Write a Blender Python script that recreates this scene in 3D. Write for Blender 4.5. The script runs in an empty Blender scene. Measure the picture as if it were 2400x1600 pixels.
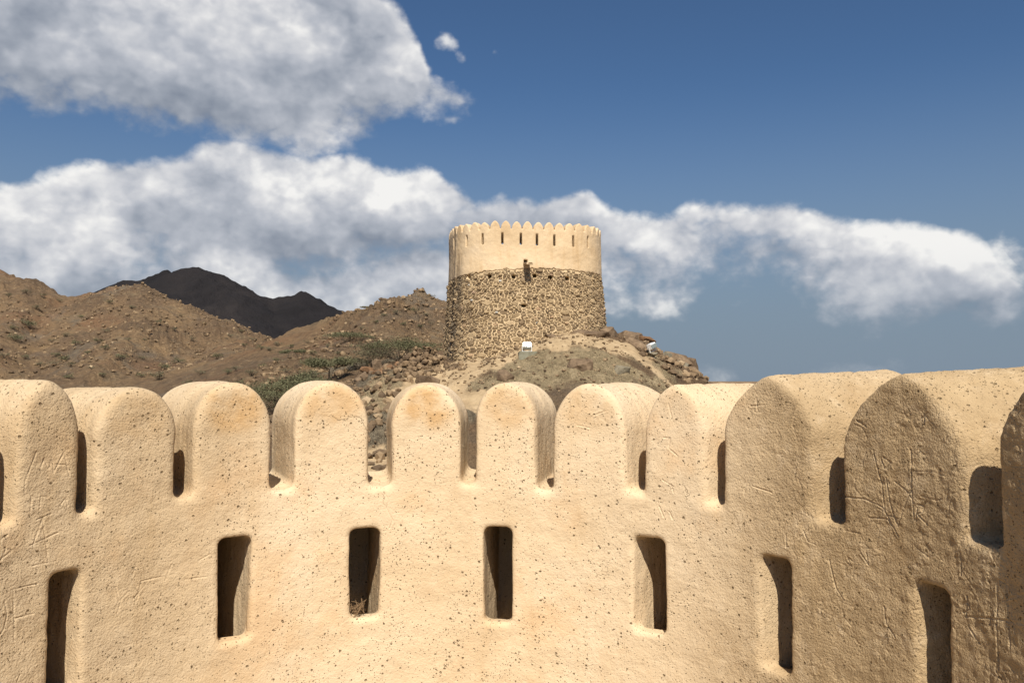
import bpy, bmesh, math, random
import numpy as np
from mathutils import Vector, Matrix, noise as mnoise

random.seed(7)
RNG = np.random.default_rng(11)
SC = bpy.context.scene
COL = SC.collection
R_ = math.radians

# ------------------------------------------------------------------ camera
F_PX = 1867.0                       # focal length in pixels of a 2400 px wide frame (28 mm equivalent)
HORIZON = 880.0                     # picture row of the horizon (of 1600)
PITCH = math.atan((HORIZON - 800.0) / F_PX)
cam_d = bpy.data.cameras.new('camera')
cam_d.sensor_width = 36.0
cam_d.lens = 36.0 * F_PX / 2400.0
cam_d.clip_start = 0.05
cam_d.clip_end = 20000.0
cam = bpy.data.objects.new('camera', cam_d)
COL.objects.link(cam)
cam.location = (0, 0, 0)
cam.rotation_euler = (math.pi / 2 + PITCH, 0, 0)
SC.camera = cam

# ------------------------------------------------------------------ sun, sky, exposure
SUN_EL, SUN_AZ = R_(48.5), R_(5)      # azimuth: measured from straight behind the camera, to the right
sun_dir = Vector((math.sin(SUN_AZ) * math.cos(SUN_EL), -math.cos(SUN_AZ) * math.cos(SUN_EL), math.sin(SUN_EL)))
sun_d = bpy.data.lights.new('sun', 'SUN')
sun_d.energy = 4.9
sun_d.angle = R_(0.55)
sun_d.color = (1.0, 0.93, 0.82)
sun = bpy.data.objects.new('sun', sun_d)
COL.objects.link(sun)
sun.rotation_euler = sun_dir.to_track_quat('Z', 'Y').to_euler()

world = bpy.data.worlds.new('World')
SC.world = world
world.use_nodes = True
SC.view_settings.view_transform = 'Standard'
SC.view_settings.look = 'None'
SC.view_settings.gamma = 1.0
SC.view_settings.use_curve_mapping = False
SC.view_settings.exposure = 0.36
SC.cycles.max_bounces = 5
SC.cycles.diffuse_bounces = 2


class NT:
    """small helper to write node trees"""
    def __init__(s, tree):
        s.t = tree
        s.n = tree.nodes
        s.l = tree.links

    def node(s, typ, **kw):
        nd = s.n.new(typ)
        for k, v in kw.items():
            setattr(nd, k, v)
        return nd

    def put(s, sock, v):
        if v is None:
            return
        if isinstance(v, bpy.types.NodeSocket):
            s.l.new(v, sock)
        else:
            sock.default_value = v

    def m(s, op, a, b=None, c=None, clamp=False):
        nd = s.node('ShaderNodeMath', operation=op, use_clamp=clamp)
        for i, v in enumerate((a, b, c)):
            s.put(nd.inputs[i], v)
        return nd.outputs[0]

    def v(s, op, a, b=None, scale=None):
        nd = s.node('ShaderNodeVectorMath', operation=op)
        s.put(nd.inputs[0], a)
        if b is not None:
            s.put(nd.inputs[1], b)
        if scale is not None:
            s.put(nd.inputs[3], scale)
        return nd.outputs['Value'] if op in ('LENGTH', 'DOT_PRODUCT', 'DISTANCE') else nd.outputs[0]

    def sep(s, a):
        nd = s.node('ShaderNodeSeparateXYZ')
        s.put(nd.inputs[0], a)
        return nd.outputs

    def comb(s, x, y, z):
        nd = s.node('ShaderNodeCombineXYZ')
        for i, v in enumerate((x, y, z)):
            s.put(nd.inputs[i], v)
        return nd.outputs[0]

    def noise(s, vec, scale, detail=4.0, rough=0.55, dist=0.0, dims='3D', out='Fac'):
        nd = s.node('ShaderNodeTexNoise', noise_dimensions=dims)
        s.put(nd.inputs['Vector'], vec)
        nd.inputs['Scale'].default_value = scale
        nd.inputs['Detail'].default_value = detail
        nd.inputs['Roughness'].default_value = rough
        nd.inputs['Distortion'].default_value = dist
        return nd.outputs[out]

    def vor(s, vec, scale, feature='F1', rand=1.0):
        nd = s.node('ShaderNodeTexVoronoi', feature=feature)
        s.put(nd.inputs['Vector'], vec)
        nd.inputs['Scale'].default_value = scale
        nd.inputs['Randomness'].default_value = rand
        return nd

    def ss(s, x, a, b, lo=0.0, hi=1.0):
        nd = s.node('ShaderNodeMapRange', interpolation_type='SMOOTHSTEP')
        s.put(nd.inputs[0], x)
        for i, v in enumerate((a, b, lo, hi)):
            s.put(nd.inputs[1 + i], v)
        return nd.outputs[0]

    def lin(s, x, a, b, lo=0.0, hi=1.0):
        nd = s.node('ShaderNodeMapRange')
        s.put(nd.inputs[0], x)
        for i, v in enumerate((a, b, lo, hi)):
            s.put(nd.inputs[1 + i], v)
        return nd.outputs[0]

    def mix(s, f, a, b):
        nd = s.node('ShaderNodeMix', data_type='RGBA')
        s.put(nd.inputs[0], f)
        s.put(nd.inputs[6], c4(a))
        s.put(nd.inputs[7], c4(b))
        return nd.outputs[2]

    def mul(s, f, a, b):
        nd = s.node('ShaderNodeMix', data_type='RGBA', blend_type='MULTIPLY')
        s.put(nd.inputs[0], f)
        s.put(nd.inputs[6], c4(a))
        s.put(nd.inputs[7], c4(b))
        return nd.outputs[2]

    def ramp(s, f, stops):
        nd = s.node('ShaderNodeValToRGB')
        cr = nd.color_ramp
        while len(cr.elements) < len(stops):
            cr.elements.new(0.5)
        for e, (p, c) in zip(cr.elements, stops):
            e.position = p
            e.color = c4(c)
        s.put(nd.inputs[0], f)
        return nd.outputs[0]

    def curve(s, x, pts):
        nd = s.node('ShaderNodeFloatCurve')
        cv = nd.mapping.curves[0]
        while len(cv.points) < len(pts):
            cv.points.new(0.5, 0.5)
        for p, (a, b) in zip(cv.points, pts):
            p.location = (a, b)
            p.handle_type = 'AUTO'
        nd.mapping.extend = 'HORIZONTAL'
        nd.mapping.update()
        s.put(nd.inputs['Value'], x)
        return nd.outputs[0]

    def bump(s, h, strength, dist, normal=None):
        nd = s.node('ShaderNodeBump')
        s.put(nd.inputs['Height'], h)
        nd.inputs['Strength'].default_value = strength
        nd.inputs['Distance'].default_value = dist
        if normal is not None:
            s.put(nd.inputs['Normal'], normal)
        return nd.outputs[0]

    def attr(s, name):
        return s.node('ShaderNodeAttribute', attribute_name=name).outputs['Fac']


def c4(c):
    if isinstance(c, bpy.types.NodeSocket):
        return c
    return (c[0], c[1], c[2], 1.0) if len(c) == 3 else c


# clouds: outline curves in azimuth / elevation, measured on the sky
def sky_pt(x, y):
    az = math.atan((x - 1200) / F_PX)
    el = math.atan((HORIZON - y) / F_PX * math.cos(az))
    return ((az + 0.9) / 1.8, el / 0.8 + 0.1)


def make_cloud_group():
    """density and lobe height of the clouds in one sky direction"""
    g = bpy.data.node_groups.new('cloud_field', 'ShaderNodeTree')
    g.interface.new_socket('Direction', in_out='INPUT', socket_type='NodeSocketVector')
    for nm in ('Density', 'Lobes', 'Level'):
        g.interface.new_socket(nm, in_out='OUTPUT', socket_type='NodeSocketFloat')
    t = NT(g)
    gi = t.node('NodeGroupInput')
    go = t.node('NodeGroupOutput')
    d = gi.outputs[0]
    st = t.v('MULTIPLY', d, (1.0, 1.0, 1.3))
    w = t.v('SUBTRACT', t.noise(st, 5.0, 2.0, 0.5, out='Color'), (0.5, 0.5, 0.5))
    w2 = t.v('SUBTRACT', t.noise(st, 26.0, 2.0, 0.62, out='Color'), (0.5, 0.5, 0.5))
    wd = t.v('ADD', d, t.v('SCALE', w, scale=0.045))
    big = t.noise(t.v('ADD', st, t.v('SCALE', w, scale=0.12)), 5.5, 4.0, 0.48)
    ws = t.v('ADD', st, t.v('SCALE', w2, scale=0.065))
    vo = t.vor(ws, 6.5)
    vo.inputs['Detail'].default_value = 2.0
    vo.inputs['Roughness'].default_value = 0.45
    vo.inputs['Lacunarity'].default_value = 2.4
    fine = t.noise(st, 34.0, 4.0, 0.62)
    lobe = t.m('SUBTRACT', 1.0, t.m('MULTIPLY', vo.outputs['Distance'], 1.1))
    x, y, z = t.sep(wd)
    az = t.lin(t.m('ARCTAN2', x, y), -0.9, 0.9)
    el = t.m('ADD', t.m('DIVIDE', t.m('ARCSINE', z), 0.8), 0.1)
    clouds = [
        # (top outline, bottom outline, top softness, bottom softness)
        ([(-700, -100), (-200, -170), (300, -150), (650, -120), (840, -60), (930, 20), (972, 90), (1000, 170), (1060, 205), (1120, 245), (1180, 340), (1320, 460)],
         [(-700, 0), (-300, 240), (0, 265), (170, 262), (330, 290), (520, 318), (660, 332), (800, 305), (900, 275), (960, 255), (1020, 262), (1080, 272), (1130, 240), (1320, 160)], 0.045, 0.075),
        ([(-700, 500), (-200, 455), (0, 428), (130, 395), (250, 385), (420, 358), (500, 328), (620, 362), (700, 378), (830, 362), (920, 395), (1010, 395), (1060, 430), (1140, 500), (1300, 640)],
         [(-700, 540), (-200, 640), (100, 670), (400, 720), (700, 720), (900, 660), (1050, 580), (1140, 520), (1300, 420)], 0.03, 0.17),
        ([(700, 640), (900, 530), (1050, 478), (1150, 466), (1290, 462), (1360, 440), (1420, 478), (1550, 500), (1620, 484), (1750, 492), (1850, 490), (1960, 505), (2120, 512), (2220, 540), (2310, 590), (2400, 680), (2600, 800)],
         [(700, 480), (900, 560), (1100, 610), (1400, 640), (1800, 660), (2000, 690), (2150, 715), (2260, 715), (2400, 690), (2600, 620)], 0.03, 0.13),
        ([(-700, 570), (0, 580), (200, 600), (350, 585), (480, 620), (640, 600), (760, 620), (880, 590), (1010, 560), (1100, 600), (1250, 700), (1400, 900)],
         [(-700, 1100), (800, 1100), (1100, 960), (1250, 860), (1400, 700)], 0.07, 0.50),
    ]
    f = None
    for top, bot, s_t, s_b in clouds:
        ct = t.curve(az, [sky_pt(*p) for p in top])
        cb = t.curve(az, [sky_pt(*p) for p in bot])
        a = t.m('DIVIDE', t.m('SUBTRACT', ct, el), s_t)
        b = t.m('DIVIDE', t.m('SUBTRACT', el, cb), s_b)
        q = t.m('MINIMUM', t.m('MINIMUM', a, b), 1.0)
        lv = t.m('DIVIDE', t.m('SUBTRACT', el, cb), t.m('MAXIMUM', t.m('SUBTRACT', ct, cb), 0.02), clamp=True)
        wt = t.m('POWER', t.ss(q, -0.9, 1.0, 0.001, 1.0), 2.0)
        lv = t.m('MULTIPLY', t.m('MULTIPLY', lv, wt), 0.62 if s_b > 0.4 else 1.0)
        if f is None:
            f, level, wsum = q, lv, wt
        else:
            level = t.m('ADD', level, lv)
            wsum = t.m('ADD', wsum, wt)
            f = t.m('MAXIMUM', f, q)
    # loose wisps
    for (px, py, rr) in ((1040, 95, 0.034), (1162, 128, 0.026), (1078, 142, 0.020), (2345, 632, 0.046)):
        a_, e_ = sky_pt(px, py)
        dd = t.m('SQRT', t.m('ADD', t.m('POWER', t.m('MULTIPLY', t.m('SUBTRACT', az, a_), 1.7), 2.0), t.m('POWER', t.m('SUBTRACT', el, e_), 2.0)))
        f = t.m('MAXIMUM', f, t.m('SUBTRACT', 0.10, t.m('MULTIPLY', t.m('DIVIDE', dd, rr), 0.75)))
    f = t.m('MAXIMUM', f, -1.5)
    n = t.m('ADD', t.m('MULTIPLY', t.m('SUBTRACT', big, 0.5), 1.8), t.m('MULTIPLY', t.m('SUBTRACT', lobe, 0.45), 1.8))
    n = t.m('ADD', n, t.m('MULTIPLY', t.m('SUBTRACT', fine, 0.5), 1.7))
    t.put(go.inputs[0], t.m('ADD', t.m('MULTIPLY_ADD', f, 2.2, 1.25), n))
    t.put(go.inputs[1], t.m('ADD', t.m('MULTIPLY', lobe, 0.50), t.m('ADD', t.m('MULTIPLY', big, 1.1), t.m('MULTIPLY', fine, 0.20))))
    t.put(go.inputs[2], t.m('DIVIDE', level, wsum))
    return g


def build_world():
    t = NT(world.node_tree)
    t.n.clear()
    out = t.node('ShaderNodeOutputWorld')
    sky = t.node('ShaderNodeTexSky', sky_type='NISHITA')
    sky.sun_disc = False
    sky.sun_elevation = SUN_EL
    sky.sun_rotation = math.pi - SUN_AZ
    sky.altitude = 100
    sky.air_density = 1.0
    sky.dust_density = 0.5
    sky.ozone_density = 4.5
    bg = t.node('ShaderNodeBackground')
    t.put(bg.inputs['Color'], t.mul(1.0, sky.outputs[0], (0.80, 0.96, 1.08)))
    bg.inputs['Strength'].default_value = 0.055
    grp = make_cloud_group()
    d = t.v('NORMALIZE', t.node('ShaderNodeTexCoord').outputs['Generated'])

    def sample(off):
        n = t.node('ShaderNodeGroup')
        n.node_tree = grp
        t.put(n.inputs[0], t.v('ADD', d, off))
        return n.outputs
    s0 = sample((0, 0, 0))
    s1 = sample((0.010, 0, 0.036))
    alpha = t.ss(s0[0], 0.0, 1.45)
    # lit tops and sides of the lobes, grey undersides
    emb = t.m('SUBTRACT', s0[1], s1[1])
    edge = t.ss(s1[0], 2.2, 0.2)
    lit = t.m('ADD', t.m('MULTIPLY', s0[2], 0.50), t.m('MULTIPLY', emb, 1.5))
    lit = t.m('ADD', lit, t.m('MULTIPLY', edge, 0.26))
    lit = t.m('ADD', lit, t.m('MULTIPLY', t.m('SUBTRACT', s0[1], 0.86), 0.75))
    bright = t.lin(lit, -0.58, 0.86)
    colr = t.ramp(bright, [(0.0, (0.205, 0.235, 0.290)), (0.28, (0.300, 0.328, 0.380)), (0.55, (0.430, 0.450, 0.495)), (0.78, (0.590, 0.595, 0.615)), (1.0, (0.80, 0.79, 0.77))])
    cb = t.node('ShaderNodeBackground')
    t.put(cb.inputs['Color'], colr)
    cb.inputs['Strength'].default_value = 0.90
    zz = t.sep(d)[2]
    alpha = t.m('MULTIPLY', alpha, t.ss(zz, -0.02, 0.15, 0.35, 0.97))
    # the hazy air near the horizon
    hz = t.node('ShaderNodeBackground')
    hz.inputs['Color'].default_value = (0.180, 0.232, 0.296, 1)
    hz.inputs['Strength'].default_value = 0.92
    m0 = t.node('ShaderNodeMixShader')
    t.put(m0.inputs[0], t.ss(zz, 0.36, 0.02, 0.0, 0.94))
    t.put(m0.inputs[1], bg.outputs[0])
    t.put(m0.inputs[2], hz.outputs[0])
    mx = t.node('ShaderNodeMixShader')
    t.put(mx.inputs[0], alpha)
    t.put(mx.inputs[1], m0.outputs[0])
    t.put(mx.inputs[2], cb.outputs[0])
    t.put(out.inputs[0], mx.outputs[0])


build_world()
world.cycles.sampling_method = 'MANUAL'
world.cycles.sample_map_resolution = 512


# ------------------------------------------------------------------ general helpers
def ray(x, y):
    """unit-depth ray of a measured picture point (2400 x 1600)"""
    u, v = (x - 1200) / F_PX, (800 - y) / F_PX
    c, s = math.cos(PITCH), math.sin(PITCH)
    return np.array([u, c - v * s, s + v * c])


def at(x, y, Y):
    d = ray(x, y)
    return d * (Y / d[1])


def tag(o, label=None, cat=None, group=None, kind=None):
    if label: o['label'] = label
    if cat: o['category'] = cat
    if group: o['group'] = group
    if kind: o['kind'] = kind
    return o


def empty(name, loc, parent=None):
    o = bpy.data.objects.new(name, None)
    o.empty_display_size = 0.2
    COL.objects.link(o)
    o.location = loc
    o.parent = parent
    return o


def mesh_np(name, verts, faces, smooth=True, attrs=None):
    """faces: (n,3) or (n,4) integer array, or list of lists"""
    me = bpy.data.meshes.new(name)
    if isinstance(faces, np.ndarray):
        n, k = faces.shape
        me.vertices.add(len(verts))
        me.vertices.foreach_set('co', np.asarray(verts, np.float32).ravel())
        me.loops.add(n * k)
        me.loops.foreach_set('vertex_index', faces.astype(np.int32).ravel())
        me.polygons.add(n)
        me.polygons.foreach_set('loop_start', np.arange(n, dtype=np.int32) * k)
        me.polygons.foreach_set('loop_total', np.full(n, k, np.int32))
        me.update(calc_edges=True)
    else:
        me.from_pydata([tuple(map(float, v)) for v in verts], [], faces)
        me.update()
    if attrs:
        for an, vals in attrs.items():
            a = me.attributes.new(an, 'FLOAT', 'POINT')
            a.data.foreach_set('value', np.asarray(vals, np.float32))
    me.polygons.foreach_set('use_smooth', np.full(len(me.polygons), smooth))
    return me


def link(name, me, mat, parent=None, loc=None):
    o = bpy.data.objects.new(name, me)
    COL.objects.link(o)
    if mat is not None and not me.materials:
        me.materials.append(mat)
    o.parent = parent
    if loc is not None:
        o.location = loc
    return o


def hash2(ix, iy, seed):
    h = (ix.astype(np.int64) * 374761393 + iy.astype(np.int64) * 668265263 + seed * 974634777) & 0xffffffff
    h = ((h ^ (h >> 13)) * 1274126177) & 0xffffffff
    h = h ^ (h >> 16)
    return h


def gnoise(x, y, seed=0):
    """2D gradient noise, about -0.7..0.7"""
    x = np.asarray(x, float); y = np.asarray(y, float)
    x0, y0 = np.floor(x), np.floor(y)
    fx, fy = x - x0, y - y0
    ux, uy = fx * fx * fx * (fx * (fx * 6 - 15) + 10), fy * fy * fy * (fy * (fy * 6 - 15) + 10)
    r = 0
    out = []
    for dx in (0, 1):
        for dy in (0, 1):
            a = hash2(x0 + dx, y0 + dy, seed) / 4294967296.0 * 2 * np.pi
            out.append(np.cos(a) * (fx - dx) + np.sin(a) * (fy - dy))
    return (out[0] * (1 - ux) * (1 - uy) + out[1] * (1 - ux) * uy + out[2] * ux * (1 - uy) + out[3] * ux * uy)


def fbm(x, y, octs=4, seed=0, gain=0.5, ridged=False):
    r, a, f = 0, 1.0, 1.0
    for i in range(octs):
        n = gnoise(x * f + 17.3 * i, y * f - 9.1 * i, seed + i)
        if ridged:
            n = 0.5 - np.abs(n) * 2
        r = r + a * n
        a *= gain
        f *= 2.03
    return r


def sstep(x, a, b):
    t = np.clip((x - a) / (b - a), 0, 1)
    return t * t * (3 - 2 * t)


def smax(a, b, k):
    h = np.clip(0.5 + 0.5 * (a - b) / k, 0, 1)
    return b * (1 - h) + a * h + k * h * (1 - h)


def smin(a, b, k):
    return -smax(-a, -b, k)


def surface_nets(V):
    """quads of the zero level of V (negative inside); vertices in index coordinates"""
    ins = V < 0
    nx, ny, nz = V.shape
    cnt = np.zeros((nx - 1, ny - 1, nz - 1), np.uint8)
    for i in (0, 1):
        for j in (0, 1):
            for k in (0, 1):
                cnt += ins[i:nx - 1 + i, j:ny - 1 + j, k:nz - 1 + k]
    act = (cnt > 0) & (cnt < 8)
    idx = np.full(act.shape, -1, np.int32)
    I = np.argwhere(act)
    idx[act] = np.arange(len(I))
    corners = [(i, j, k) for i in (0, 1) for j in (0, 1) for k in (0, 1)]
    vals = {c: V[I[:, 0] + c[0], I[:, 1] + c[1], I[:, 2] + c[2]] for c in corners}
    acc = np.zeros((len(I), 3)); n = np.zeros(len(I))
    for a in corners:
        for ax in range(3):
            if a[ax] == 0:
                b = tuple(1 if q == ax else a[q] for q in range(3))
                va, vb = vals[a], vals[b]
                cr = (va < 0) != (vb < 0)
                t = np.where(cr, va / np.where(cr, va - vb, 1), 0)
                p = np.repeat(np.array(a, float)[None], len(I), 0)
                p[:, ax] += t
                acc[cr] += p[cr]
                n[cr] += 1
    verts = I + acc / n[:, None]
    quads = []
    for ax in range(3):
        sl0 = [slice(1, -1)] * 3; sl1 = [slice(1, -1)] * 3
        sl0[ax] = slice(0, -1); sl1[ax] = slice(1, None)
        A, B = ins[tuple(sl0)], ins[tuple(sl1)]
        for flip in (False, True):
            E = np.argwhere((A & ~B) if not flip else (~A & B))
            if not len(E):
                continue
            off = np.array([1, 1, 1]); off[ax] = 0
            E = E + off
            u, w = [(1, 2), (2, 0), (0, 1)][ax]
            def cell(du, dw):
                q = E.copy(); q[:, u] += du; q[:, w] += dw
                return idx[q[:, 0], q[:, 1], q[:, 2]]
            q = np.stack([cell(-1, -1), cell(0, -1), cell(0, 0), cell(-1, 0)], 1)
            if flip:
                q = q[:, ::-1]
            quads.append(q)
    return verts, np.concatenate(quads)


def vert_normals(v, q):
    n = np.zeros_like(v)
    fn = np.cross(v[q[:, 2]] - v[q[:, 0]], v[q[:, -1]] - v[q[:, 1]])
    for k in range(q.shape[1]):
        for c in range(3):
            n[:, c] += np.bincount(q[:, k], fn[:, c], len(v))
    l = np.linalg.norm(n, axis=1, keepdims=True)
    return n / np.maximum(l, 1e-12)


def submesh(v, q, sel):
    qq = q[sel]
    u, inv = np.unique(qq.ravel(), return_inverse=True)
    return u, inv.reshape(qq.shape)


# ------------------------------------------------------------------ materials
def new_mat(name):
    m = bpy.data.materials.new(name)
    m.use_nodes = True
    t = NT(m.node_tree)
    t.n.clear()
    out = t.node('ShaderNodeOutputMaterial')
    b = t.node('ShaderNodeBsdfPrincipled')
    b.inputs['Roughness'].default_value = 0.92
    b.inputs['Specular IOR Level'].default_value = 0.15
    t.put(out.inputs[0], b.outputs[0])
    return m, t, b


def mat_plaster():
    m, t, b = new_mat('sand_plaster')
    geo = t.node('ShaderNodeNewGeometry')
    p = geo.outputs['Position']
    base = t.ramp(t.noise(p, 1.7, 5, 0.6, 0.4), [(0.28, (0.575, 0.425, 0.258)), (0.48, (0.650, 0.500, 0.322)), (0.72, (0.700, 0.560, 0.385))])
    pink = t.ss(t.noise(t.v('ADD', p, (3.1, 7.7, 1.3)), 2.6, 4, 0.6), 0.52, 0.72)
    base = t.mix(t.m('MULTIPLY', pink, 0.7), base, (0.620, 0.420, 0.235))
    # orange damp stain under the arch of the merlons
    st = t.m('MULTIPLY', t.attr('stain_shade'), t.ss(t.noise(p, 7.0, 4, 0.6), 0.30, 0.62))
    base = t.mix(t.m('MULTIPLY', st, 0.75), base, (0.520, 0.305, 0.120))
    # rougher, grimier plaster at the wall ends, their weaker light painted in darker
    base = t.mix(t.m('MULTIPLY', t.attr('wear_shade'), 0.92), base, t.ramp(t.noise(p, 5.0, 6, 0.7), [(0.35, (0.335, 0.233, 0.124)), (0.65, (0.460, 0.332, 0.185))]))
    base = t.mix(t.m('MULTIPLY', t.ss(t.noise(p, 11.0, 5, 0.7), 0.5, 0.75), 0.35), base, (0.730, 0.580, 0.390))
    # faint run marks
    run = t.noise(t.v('MULTIPLY', p, (9.0, 9.0, 1.1)), 1.0, 4, 0.6)
    base = t.mul(t.ss(run, 0.50, 0.75, 0.0, 0.35), base, (0.80, 0.72, 0.60))
    # pits, the shadow inside each put in as dark colour
    clus = t.ss(t.noise(t.v('ADD', p, (1.0, 4.0, 2.0)), 5.5, 4, 0.65), 0.40, 0.62)
    up = t.ss(t.sep(geo.outputs['Normal'])[2], 0.35, 0.8)
    clus = t.m('MAXIMUM', clus, t.m('MULTIPLY', up, 0.85))
    warp = t.v('ADD', p, t.v('SCALE', t.v('SUBTRACT', t.noise(p, 90.0, 2, 0.5, out='Color'), (0.5, 0.5, 0.5)), scale=0.010))
    pits = None
    for sc, dens, r0, r1 in ((55.0, 0.60, 0.07, 0.36), (125.0, 0.56, 0.14, 0.38), (15.0, 0.86, 0.04, 0.12)):
        vo = t.vor(warp, sc)
        rnd = t.sep(vo.outputs['Color'])
        thr = t.m('SUBTRACT', dens + 0.30, t.m('MULTIPLY', clus, 0.42))
        on = t.m('GREATER_THAN', rnd[0], thr)
        rad = t.m('ADD', r0, t.m('MULTIPLY', rnd[1], r1 - r0))
        d = t.m('DIVIDE', vo.outputs['Distance'], rad)
        pt = t.m('MULTIPLY', on, t.ss(d, 1.0, 0.45))
        pits = pt if pits is None else t.m('MAXIMUM', pits, pt)
    # hairline cracks
    cp = t.v('ADD', p, t.v('SCALE', t.v('SUBTRACT', t.noise(p, 9.0, 4, 0.6, out='Color'), (0.5, 0.5, 0.5)), scale=0.12))
    ck = t.vor(cp, 2.3, 'DISTANCE_TO_EDGE')
    crack = t.m('MULTIPLY', t.ss(ck.outputs['Distance'], 0.0040, 0.0010), t.ss(t.noise(p, 2.2, 2, 0.5), 0.58, 0.66))
    base = t.mix(t.m('MULTIPLY', crack, 0.45), base, (0.22, 0.15, 0.08))
    base = t.mix(t.m('MULTIPLY', pits, 0.78), base, (0.150, 0.095, 0.045))
    base = t.mix(t.m('MULTIPLY', t.attr('scratch'), 0.30), base, (0.66, 0.52, 0.35))
    t.put(b.inputs['Base Color'], base)
    h = t.m('ADD', t.m('MULTIPLY', t.noise(p, 55.0, 4, 0.65), 0.55), t.m('MULTIPLY', t.noise(p, 14.0, 3, 0.55), 0.7))
    rough = t.m('MULTIPLY', t.noise(p, 130.0, 2, 0.7), t.m('ADD', 0.45, t.m('MULTIPLY', t.attr('wear_shade'), 0.8)))
    h = t.m('ADD', h, rough)
    h = t.m('SUBTRACT', h, t.m('ADD', t.m('MULTIPLY', pits, 1.5), t.m('MULTIPLY', crack, 0.5)))
    # float and trowel sweeps
    h = t.m('ADD', h, t.m('MULTIPLY', t.noise(t.v('MULTIPLY', cp, (4.0, 4.0, 13.0)), 2.2, 3, 0.6, 0.6), 0.55))
    t.put(b.inputs['Normal'], t.bump(h, 0.85, 0.006))
    return m


def mat_tower_plaster():
    m, t, b = new_mat('tower_plaster')
    p = t.node('ShaderNodeNewGeometry').outputs['Position']
    base = t.ramp(t.noise(p, 0.8, 5, 0.6, 0.5), [(0.3, (0.570, 0.415, 0.245)), (0.5, (0.650, 0.490, 0.305)), (0.72, (0.690, 0.540, 0.360))])
    base = t.mix(t.m('MULTIPLY', t.attr('stain_shade'), 0.75), base, (0.200, 0.150, 0.105))
    run = t.noise(t.v('MULTIPLY', p, (3.2, 3.2, 0.28)), 1.0, 4, 0.65)
    base = t.mul(t.ss(run, 0.50, 0.72, 0.0, 0.55), base, (0.80, 0.72, 0.60))
    base = t.mix(t.m('MULTIPLY', t.ss(t.noise(p, 14.0, 4, 0.7), 0.56, 0.75), 0.4), base, (0.42, 0.30, 0.18))
    t.put(b.inputs['Base Color'], base)
    t.put(b.inputs['Normal'], t.bump(t.noise(p, 7.0, 5, 0.6), 0.5, 0.03))
    return m


def mat_mortar():
    m, t, b = new_mat('pale_mortar')
    p = t.node('ShaderNodeNewGeometry').outputs['Position']
    base = t.ramp(t.noise(p, 2.2, 5, 0.6), [(0.3, (0.530, 0.392, 0.228)), (0.6, (0.620, 0.475, 0.290)), (0.8, (0.660, 0.520, 0.335))])
    base = t.mix(t.m('MULTIPLY', t.ss(t.noise(p, 22.0, 4, 0.7), 0.58, 0.74), 0.5), base, (0.36, 0.26, 0.15))
    base = t.mix(t.m('MULTIPLY', t.attr('stain_shade'), 0.8), base, (0.110, 0.085, 0.060))
    t.put(b.inputs['Base Color'], base)
    t.put(b.inputs['Normal'], t.bump(t.noise(p, 16.0, 5, 0.7), 0.9, 0.04))
    return m


def mat_stone():
    m, t, b = new_mat('rubble_stone')
    p = t.node('ShaderNodeNewGeometry').outputs['Position']
    tone = t.attr('tone')
    base = t.ramp(tone, [(0.0, (0.180, 0.126, 0.074)), (0.3, (0.295, 0.212, 0.125)), (0.55, (0.385, 0.282, 0.162)), (0.8, (0.470, 0.352, 0.212)), (0.93, (0.340, 0.220, 0.130)), (1.0, (0.50, 0.48, 0.43))])
    base = t.mix(t.m('MULTIPLY', t.ss(t.noise(p, 6.0, 5, 0.7), 0.45, 0.7), 0.35), base, (0.50, 0.37, 0.22))
    base = t.mul(t.ss(t.noise(p, 17.0, 4, 0.65), 0.5, 0.75, 0.0, 0.6), base, (0.55, 0.50, 0.45))
    base = t.mix(t.m('MULTIPLY', t.attr('stain_shade'), 0.75), base, (0.080, 0.066, 0.052))
    t.put(b.inputs['Base Color'], base)
    t.put(b.inputs['Normal'], t.bump(t.noise(p, 13.0, 5, 0.65), 0.8, 0.05))
    return m


def mat_loose():
    m, t, b = new_mat('loose_stone')
    p = t.node('ShaderNodeNewGeometry').outputs['Position']
    base = t.ramp(t.attr('tone'), [(0.0, (0.115, 0.080, 0.050)), (0.3, (0.205, 0.142, 0.085)), (0.6, (0.310, 0.220, 0.130)), (1.0, (0.46, 0.35, 0.22))])
    base = t.mul(t.ss(t.noise(p, 5.0, 5, 0.7), 0.4, 0.7, 0.0, 0.6), base, (0.6, 0.55, 0.5))
    t.put(b.inputs['Base Color'], base)
    return m


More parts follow.
